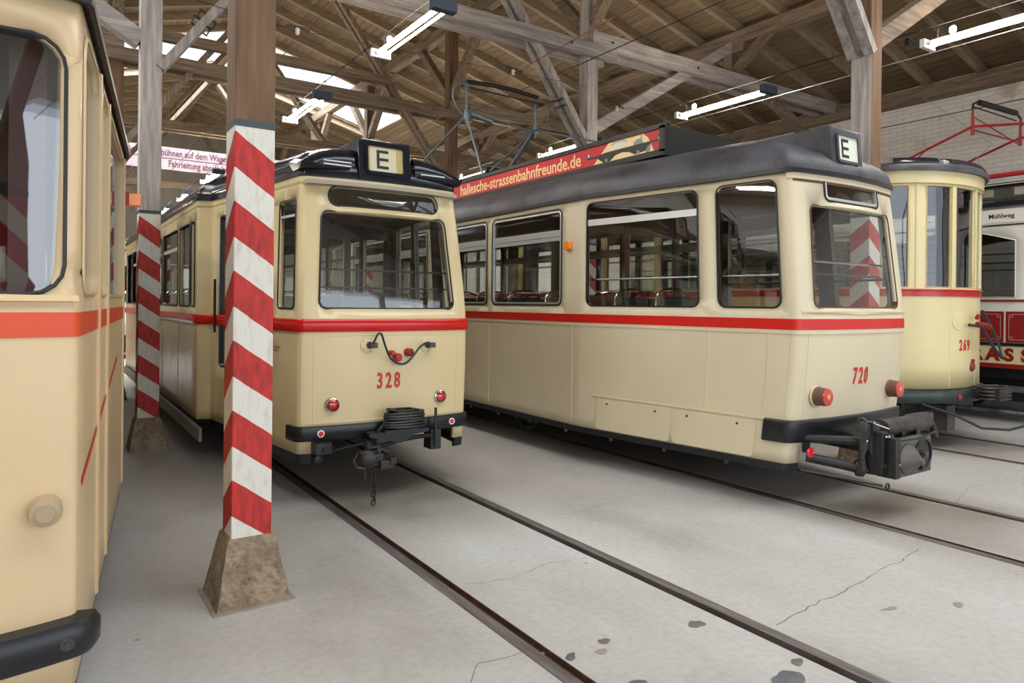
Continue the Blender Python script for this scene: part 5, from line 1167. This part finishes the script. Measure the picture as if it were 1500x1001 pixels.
    for z in (1.97, 1.93, 1.89): m.b2(-.56, -.41, -.363, -.3605, z, z + .006)
    obj('card_line', m, M['ink'], po, smooth=0)
    interior(root, sh, W, L, .85, 2.98, (.9, L - .9), M['lining'], M['lining'])
    m = MB(); m._lathe(Vector((.35, -.25, .85)), Vector((0, 0, 1)), [(0, .13), (.85, .13), (.92, .10), (.95, .03)], 20); obj('controller_drum', m, M['black'], root)
    running_gear(root, L, zb, wb=2.4)
    return root

# ---------------------------------------------------------------- old lettered tram on the last track
def tram_old():
    root = empty('tram', (11.75, 1.9, 0), 'historic white and red tram with scrolled panels and a M\u00fchlweg board', 'tram', 'trams in the depot')
    L = 9.4; W = 1.05; ze = 2.93
    kk = [(0, L, 0), (-W, L, .05), (-W, 0, .05), (0, 0, 0)]
    sh = Shell(kk, L, .01); S = sh.S; ss = lambda y: sh.s_side(y); H = []
    # side windows: arched heads; pitch chosen so a pillar stands at world y 3.87
    ys = [(.30, .95)] + [(2.02 + 2.0 * k, 3.90 + 2.0 * k) for k in range(3)] + [(8.2, 9.1)]
    ys = [(.25, 1.88)] + [(2.03 + 1.78 * k, 3.66 + 1.78 * k) for k in range(4)]
    def arch(a, b, z0, z1, h, q=0, n=10):
        P = [(b + q, z0 - q), (b + q, z1 + q)]
        for i in range(1, n): t = i / n; P.append((b + q + (a - b - 2 * q) * t, z1 + q + h * math.sin(PI * t)))
        return P + [(a - q, z1 + q), (a - q, z0 - q)]
    for y0, y1 in ys:
        a, b = ss(y1), ss(y0)
        for u0, u1 in ((a, b), (S - b, S - a)):
            w_ = ring('arched_window', sh, lambda q: arch(u0, u1, 1.70, 2.45, .17, q), .012, M['tram_white'], root); H.append(arch(u0, u1, 1.70, 2.45, .17))
            pane('pane', sh, arch(u0, u1, 1.70, 2.45, .17, .002), M['glass'], w_)
            for z in (2.28, 2.16): 
                mb = MB(); mb.tube([sh.at(u0, z, -.05), sh.at(u1, z, -.05)], .009, 6); obj('window_bar', mb, M['cable'], w_)
    for c in (0, S / 2):
        for a in (-.85, .15):
            w, h = window(root, sh, c + a, c + a + .7, 1.75, 2.55, .03, 'glass', 'tram_white', None, .01); H.append(h)
    shell_obj('body_shell', sh, -.5, S - .5, [.74, 1.04, 1.08, 1.52, 1.66, 2.0, 2.3, 2.66, ze], H, M['tram_white'], M['lining_dark'], root)
    def band(name, z0, z1, off, mat): return sweep(name, sh, .6, S - .6, [(-.002, z0), (off, z0 + .003), (off, z1 - .003), (-.002, z1)], mat, root)
    band('sill_band', 1.635, 1.665, .02, M['red_dark']); band('letter_board', .80, 1.03, .012, M['cream_yellow']); band('lower_red_line', .74, .80, .016, M['red_dark']); band('waist_line', 1.04, 1.085, .02, M['roof_gloss'])
    band('cornice', 2.66, 2.68, .02, M['ink'])
    sweep('destination_board', sh, ss(7.6), ss(.5), [(-.002, 2.70), (.012, 2.70), (.012, 2.88), (-.002, 2.88)], M['tram_white'], root)
    # red panels with pale scrolled lining, one per bay
    e = [0.05, .98, 1.955, 2.85, 3.74, 4.63, 5.52, 6.41, 7.3, 8.2, 9.3]
    e = [.06, 1.06, 2.14, 3.2, 4.26, 5.32, 6.38, 7.44, 8.4, 9.3]
    for i in range(len(e) - 1):
        a, b = ss(e[i + 1]) + .012, ss(e[i]) - .012
        for u0, u1 in ((a, b), (S - b, S - a)):
            po = plate('red_panel', sh, rr(u0, u1, 1.09, 1.505, .004, 1), .008, M['red_dark'], root)
            m = MB(); o1, o2 = rr(u0 + .035, u1 - .035, 1.125, 1.47, .03, 3), rr(u0 + .041, u1 - .041, 1.131, 1.464, .026, 3); n = len(o1)
            m.v += [sh.at(u, z, .010) for u, z in o1] + [sh.at(u, z, .010) for u, z in o2]; m.f += [(k, (k + 1) % n, n + (k + 1) % n, n + k) for k in range(n)]
            for cu, cz in ((u0 + .06, 1.15), (u1 - .06, 1.15), (u0 + .06, 1.445), (u1 - .06, 1.445)):
                q = [sh.at(cu + .02 * math.cos(t), cz + .02 * math.sin(t), .010) for t in [2 * PI * k / 12 for k in range(13)]]; m.tube(q, .003, 4, False)
            obj('panel_lining', m, M['board_edge'] if 0 else M['sign_pink'], po, smooth=0)
    x = -W - .0125
    # letters sized so that RASS spans world y 4.30 .. 3.83 on the left side
    for i, ch in enumerate('STRASSENBAHN'):
        y = 2.28 + .195 * (3 - i)
        txt(root, ch, .225, x - .002, y, .915, M['red_dark'], LEFT, 1.05, .010, 'letter', ext=.004)
    txt(root, 'M\u00fchlweg', .085, x - .002, 2.19, 2.79, M['ink'], LEFT, 1.0, .001, 'board_lettering')
    for y in (2.46, 1.90, 3.1, 3.7, 4.3):
        m = MB(); m.b2(x - .003, x, y - .03, y + .03, 2.786, 2.796); obj('board_dash', m, M['ink'], root, smooth=0)
    # roof with a clerestory
    m = MB(); m.prism([(-W - .06, ze - .01), (W + .06, ze - .01), (W + .04, ze + .05), (.62, ze + .16), (-.62, ze + .16), (-W - .04, ze + .05)], -.05, L + .05); obj('roof', m, M['roof_gloss'], root, smooth=0)
    m = MB(); m.b2(-.62, .62, .2, L - .2, ze + .15, ze + .33); cl = obj('clerestory', m, M['black_matt'], root, smooth=0)
    for k_ in range(9):
        m = MB(); m.b2(-.63, -.615, .45 + k_, 1.2 + k_, ze + .19, ze + .30); obj('clerestory_pane', m, plain('dim_glass', (110, 104, 92), .2), cl, smooth=0)
    m = MB(); m.prism([(-.72, ze + .33), (.72, ze + .33), (.66, ze + .375), (0, ze + .42), (-.66, ze + .375)], .1, L - .1); obj('clerestory_roof', m, M['roof_gloss'], root, smooth=0)
    m = MB(); m.tube([(-.70, .1, ze + .345), (-.70, L - .1, ze + .345)], .012, 6); obj('roof_edge_rail', m, M['silver'], root)
    m = MB(); m.tube([(-.45, .3, ze + .52), (-.45, L - 1, ze + .50)], .035, 8); m.b2(-.50, -.40, .4, 1.5, ze + .38, ze + .50); obj('roof_beam_red', m, M['panto_red'], root)
    m = MB(); m.b2(-.9, .9, .2, L - .2, .50, .74); m.b2(-1.0, -.9, .0, L, .60, .74); m.b2(-.98, -.90, 1.0, L - 1, .30, .42); obj('underframe', m, M['black'], root, smooth=0)
    interior(root, sh, W, L, .85, 2.85, (), M['lining_dark'], M['ceil_in'])
    m = MB()
    for sgy in (2.3, 5.7):
        for sg in (-1, 1): m._lathe(Vector((sg * .47, sgy + .9, .35)), Vector((sg, 0, 0)), [(0, .34), (.03, .34), (.04, .31), (.10, .32), (.10, .1)], 24)
    obj('wheel', m, M['iron'], root)
    # red pantograph on the roof, lowered
    pr = MB(); A, B = (-.65, 2.72), (.65, 2.60)
    for (px, py), zt in ((A, 4.17), (B, 4.17)):
        pr.tube([(px, py, zt + .30), (px, py, zt - .12)], .014, 7, rs=[.012, .026]); pr.tube([(px, py, zt), (px - .02, py + 1.0, zt - .36), (px - .02, py + 1.5, zt - .62)], .018, 8)
        pr.tube([(px, py, zt), (px + .05, py - .9, zt - .12), (px + .05, py - 1.6, zt - .5)], .018, 8); pr.tube([(px, py + .62, zt - .2), (px + .2, py + 1.2, zt - .62)], .010, 6)
    pr.tube([(-.65, 2.72, 4.12), (.65, 2.60, 4.10)], .012, 7); pr.tube([(-.65, 2.70, 4.30), (.65, 2.60, 4.05)], .009, 6)
    for px in (-.65, .65): pr.tube([(px, 2.6, 3.30), (px, 4.3, 3.40), (px, 4.25, 3.55)], .02, 6); pr.b2(px - .04, px + .04, .95, 1.1, ze + .33, ze + .72)
    obj('pantograph_frame', pr, M['panto_red'], root)
    bw = MB(); bw.tube([(-.66, 2.72, 4.42), (-.64, 2.72, 4.50), (-.55, 2.71, 4.535), (.55, 2.61, 4.52), (.66, 2.60, 4.46), (.68, 2.60, 4.34)], .016, 7); bw.tube([(-.48, 2.71, 4.545), (.52, 2.62, 4.53)], .042, 8); bw.tube([(-.6, 2.74, 4.47), (.6, 2.64, 4.43)], .010, 6); obj('contact_bow', bw, M['black_matt'], root)
    return root

# ---------------------------------------------------------------- far green and white tram
def tram_far():
    root = empty('tram', (2.30, 20.9, 0), 'distant white tram with green band left of the second striped post', 'tram', 'trams in the depot')
    L = 6.0; W = 1.05; sh = Shell([(0, L, 0), (-W, L, .08), (-W, .25, .1), (-.80, 0, .1), (0, -.05, 0)], L, .3); S = sh.S; mid = S / 2; H = []
    for a in (-.86, -.28, .30):
        w, h = window(root, sh, mid + a, mid + a + .50, 1.80, 2.45, .02, 'glass', 'tram_white', None, .03, name='front_window'); H.append(h)
    for y0, y1 in ((.6, 1.8), (2.0, 3.2), (3.4, 4.6)):
        a, b = sh.s_side(y1), sh.s_side(y0)
        for u0, u1 in ((a, b), (S - b, S - a)): w, h = window(root, sh, u0, u1, 1.75, 2.45, .02, 'glass', 'tram_white'); H.append(h)
    shell_obj('body_shell', sh, -.5, S - .5, [.62, 1.0, 1.5, 1.75, 2.45, 2.95], H, M['tram_white'], M['lining_dark'], root)
    sweep('green_band', sh, .6, S - .6, [(-.002, 1.50), (.01, 1.50), (.01, 1.72), (-.002, 1.72)], M['green'], root)
    roof_obj('roof', sh, 2.95, .3, M['roof_dusty'], root, .03, .3)
    m = MB(); m.lathe((-.42, -.04, 2.66), [(0, .11), (.06, .11), (.09, .09)], (0, -1, 0), 18); hl = obj('headlamp', m, M['ceil_in'], root); m = MB(); m.lathe((-.42, -.13, 2.66), [(0, .075), (.008, .07)], (0, -1, 0), 16); obj('headlamp_lens', m, M['black'], hl)
    m = MB(); m.b2(-.7, .5, -.08, .1, 2.86, 3.14); rb = obj('destination_box', m, M['black'], root, 30, .02); m = MB(); m.b2(-.62, -.2, -.09, -.08, 2.90, 3.10); m.b2(-.15, .4, -.09, -.08, 2.90, 3.10); obj('destination_panel', m, M['board_green'], rb, smooth=0)
    m = MB()
    for x, z in ((-.62, 1.85), (-.40, 1.86), (-.62, 2.0), (-.38, 2.02)): m.lathe((x, .06, z - .05), [(0, .03), (.05, .05), (.09, .02)], (0, 0, 1), 8)
    obj('flower_pot', m, M['redrefl'], root)
    m = MB(); m.b2(-.75, .75, .1, L - .2, .25, .62); m.b2(-.9, .9, -.05, .05, .40, .55); obj('underframe', m, M['under'], root, smooth=0); running_gear(root, L, .6, wb=2.4)
    interior(root, sh, W, L, .75, 2.88, (), M['lining_dark'], M['ceil_in'])
    return root
tram328(); tram720(); tram_left(); tram269(); tram_old(); tram_far()

# ---------------------------------------------------------------- roof sign and pantograph on the trailer
def zr720(x): # trailer roof height at lateral offset x
    return roof_z(1.10, x, 2.585, .45, .05, 2.1)
t = empty('roof_sign', (5.40, 4.60, 0), 'long red advertising sign box in a black frame standing on the roof of trailer 720', 'sign')
YS = 5.2
mb = MB(); mb.b2(-.60, .60, .0, YS, 2.955, 3.235); obj('sign_box', mb, M['under'], t, smooth=0, bevel=.006)
for dx, nm in ((-.612, 'left'), (.612, 'right')):
    sg = 1 if dx > 0 else -1
    mb = MB(); mb.b2(dx - .004, dx + .004, .045, YS - .04, 3.008, 3.205); p = obj('red_face', mb, M['sign_red'], t, smooth=0)
    mb = MB()
    for z, h in ((2.95, .058), (3.205, .045)): mb.b2(dx - .018, dx + .014, .0, YS, z, z + h)
    for y in (0, YS - .045): mb.b2(dx - .018, dx + .014, y, y + .045, 2.985, 3.23)
    obj('frame_bar', mb, M['black'], t, smooth=0)
txt(t, 'hallesche-strassenbahnfreunde.de', .196, -.6175, (5.745 + 8.48) / 2 - 4.60, 3.098, M['sign_gold'], LEFT, .99, .003, 'sign_lettering', ext=.001)
# little picture of two trams at the near end of the sign: gold sun, black cars, lamps; (y,z) outlines
def flat(name, poly, m, off):
    mb = MB(); mb.prism([(y - 4.60, z) for y, z in poly], -.6165 - off, -.612, 'x'); return obj(name, mb, m, t, smooth=0)
flat('gold_field', [(5.60, 3.009), (5.36, 3.204), (4.87, 3.204), (4.80, 3.15), (4.74, 3.05), (4.72, 3.009)], M['sign_gold'], 0)
flat('black_silhouette', [(5.70, 3.100), (5.55, 3.098), (5.40, 3.112), (5.00, 3.112), (4.72, 3.112), (4.64, 3.112), (4.64, 3.098), (4.76, 3.092), (4.84, 3.03), (4.98, 3.02), (5.06, 3.058), (5.16, 3.072), (5.26, 3.06), (5.34, 3.014), (5.44, 3.012), (5.54, 3.075), (5.70, 3.078)], M['ink'], .001)
flat('grey_tram_picture', [(5.32, 3.125), (5.32, 3.165), (5.26, 3.182), (5.14, 3.182), (5.10, 3.165), (5.10, 3.128)], M['tram_white'], .001)
flat('grey_roof_picture', [(5.32, 3.165), (5.26, 3.184), (5.14, 3.184), (5.10, 3.166), (5.10, 3.172), (5.14, 3.190), (5.26, 3.190), (5.33, 3.172)], M['sign_grey'], .002)
flat('grey_shed_picture', [(5.00, 3.112), (5.0, 3.135), (4.955, 3.162), (4.90, 3.165), (4.895, 3.20), (4.885, 3.20), (4.885, 3.15), (4.86, 3.112)], M['sign_grey'], .001)
flat('grey_corner_picture', [(4.80, 3.075), (4.84, 3.012), (4.78, 3.012), (4.765, 3.08)], M['sign_grey'], .002)
for y, z, r in ((5.67, 3.12, .026), (4.635, 3.120, .040)):
    mb = MB(); mb._lathe(Vector((-.6165, y - 4.60, z)), Vector((-1, 0, 0)), [(0, r), (.003, r)], 20); o = obj('lamp_ring', mb, M['ink'], t)
    mb = MB(); mb._lathe(Vector((-.6165, y - 4.60, z)), Vector((-1, 0, 0)), [(.001, r * .66), (.0045, r * .66)], 20); obj('lamp_spot', mb, M['tram_white'], o)
for y, z in ((5.395, 3.03), (4.935, 3.035)):
    mb = MB(); mb._lathe(Vector((-.6165, y - 4.60, z)), Vector((-1, 0, 0)), [(0, .020), (.0045, .020)], 16); obj('wheel_picture', mb, M['sign_grey'], t)
mb = MB(); mb.lathe((-.58, .02, 3.235), [(0, .02), (.03, .024), (.05, .012), (.08, .010)], (0, 0, 1), 10); obj('sign_cap', mb, M['iron'], t)

t = empty('pantograph', (5.40, 8.30, 0), 'grey blue pantograph raised on the roof behind the red sign of trailer 720', 'pantograph')
yo = 8.30
def P3(x, y, z): return (x - 5.40, y - yo, z)
LN, RN = P3(4.78, 8.27, 4.13), P3(6.02, 8.37, 4.13)
m = MB(); m.tube([LN, P3(4.74, 9.60, 3.66), P3(4.72, 11.0, 3.22)], .014, 8); m.tube([LN, P3(4.80, 7.85, 3.24)], .016, 8); obj('left_arm', m, M['panto_blue'], t)
m = MB(); m.tube([RN, P3(6.02, 9.65, 3.70), P3(6.0, 11.1, 3.22)], .016, 8); m.tube([RN, P3(6.05, 9.2, 3.60), P3(6.05, 10.4, 3.22)], .034, 10); m.tube([RN, P3(6.08, 6.95, 3.68), P3(6.08, 5.6, 3.25)], .014, 8); obj('right_arm', m, M['panto_blue'], t)
m = MB(); m.tube([P3(4.76, 8.27, 4.20), P3(5.9, 8.37, 4.10)], .016, 8); m.tube([P3(4.80, 8.27, 4.34), P3(6.0, 8.37, 4.28)], .010, 7); m.tube([P3(4.84, 8.25, 4.15), P3(5.2, 8.28, 4.10)], .034, 9); m.tube([P3(5.84, 8.37, 4.05), P3(6.08, 8.34, 4.15)], .02, 8); obj('cross_tube', m, M['panto_blue'], t)
for (nx, ny, nz) in (LN, RN):
    m = MB(); m.tube([(nx, ny, nz + .44), (nx, ny, nz - .12)], .014, 8); m.lathe((nx, ny, nz - .06), [(0, .03), (.05, .04), (.12, .03)], (0, 0, 1), 10); m.torus((nx, ny, nz + .40), .04, .008, (0, 1, 0), 10, 5); obj('joint_post', m, M['panto_blue'], t)
m = MB(); cx = (LN[0] + RN[0]) / 2; pts = []
for k in range(25):
    a = PI * k / 24; pts.append((cx - .82 * math.cos(a) * 1.0, .02, 4.18 + .46 * min(1, math.sin(a) ** .32)))
pts = [(cx - .62, .02, 4.12)] + [(cx - .74, .02, 4.22), (cx - .81, .02, 4.36), (cx - .80, .02, 4.48), (cx - .72, .02, 4.575), (cx - .60, .02, 4.61), (cx, .02, 4.625), (cx + .60, .02, 4.60), (cx + .74, .02, 4.56), (cx + .82, .02, 4.46), (cx + .82, .02, 4.34), (cx + .75, .02, 4.21), (cx + .60, .02, 4.13)]
m.tube(pts, .012, 7); obj('horn_bow', m, M['panto_blue'], t)
m = MB(); m.tube([(cx - .60, .0, 4.60), (cx - .2, .0, 4.625), (cx + .2, 0, 4.625), (cx + .60, .0, 4.59)], .030, 8); m.tube([(cx - .66, .05, 4.55), (cx + .70, .05, 4.52)], .012, 6); obj('contact_strip', m, M['black_matt'], t)
m = MB(); m.b2(-.55, .55, -.5, -.42, 3.24, 3.30); m.b2(-.55, .55, 1.42, 1.48, 3.24, 3.30); m.b2(-.55, -.49, -.5, 1.48, 3.24, 3.30); m.b2(.49, .55, -.5, 1.48, 3.24, 3.30); obj('base_frame', m, M['black_matt'], t, smooth=0)

# ---------------------------------------------------------------- white trestle by the left aisle
t = empty('trestle', (1.56, 17.9, 0), 'small white A frame trestle on the floor in the far gap of the left aisle', 'trestle')
for x in (-.28, .0):
    for s2 in (-1, 1): m = MB(); m.beam((x, s2 * .28, 0), (x, 0, .95), .04, .03, (1, 0, 0)); obj('leg', m, M['white'], t, smooth=0)
m = MB(); m.beam((-.30, 0, .95), (.02, 0, .95), .05, .04); obj('top_bar', m, M['white'], t, smooth=0)
m = MB(); m.beam((-.28, -.17, .35), (0, -.17, .35), .03, .03); obj('rung', m, M['white'], t, smooth=0)

# text objects become meshes so each is an object of its own
deps = bpy.context.evaluated_depsgraph_get()
for o in [o for o in col.objects if o.type == 'FONT']:
    me = bpy.data.meshes.new_from_object(o.evaluated_get(deps)); me.name = o.name
    n = bpy.data.objects.new('txt', me); col.objects.link(n); n.location = o.location; n.rotation_euler = o.rotation_euler; n.scale = o.scale; n.parent = o.parent
    nm = o.name; bpy.data.objects.remove(o); n.name = nm
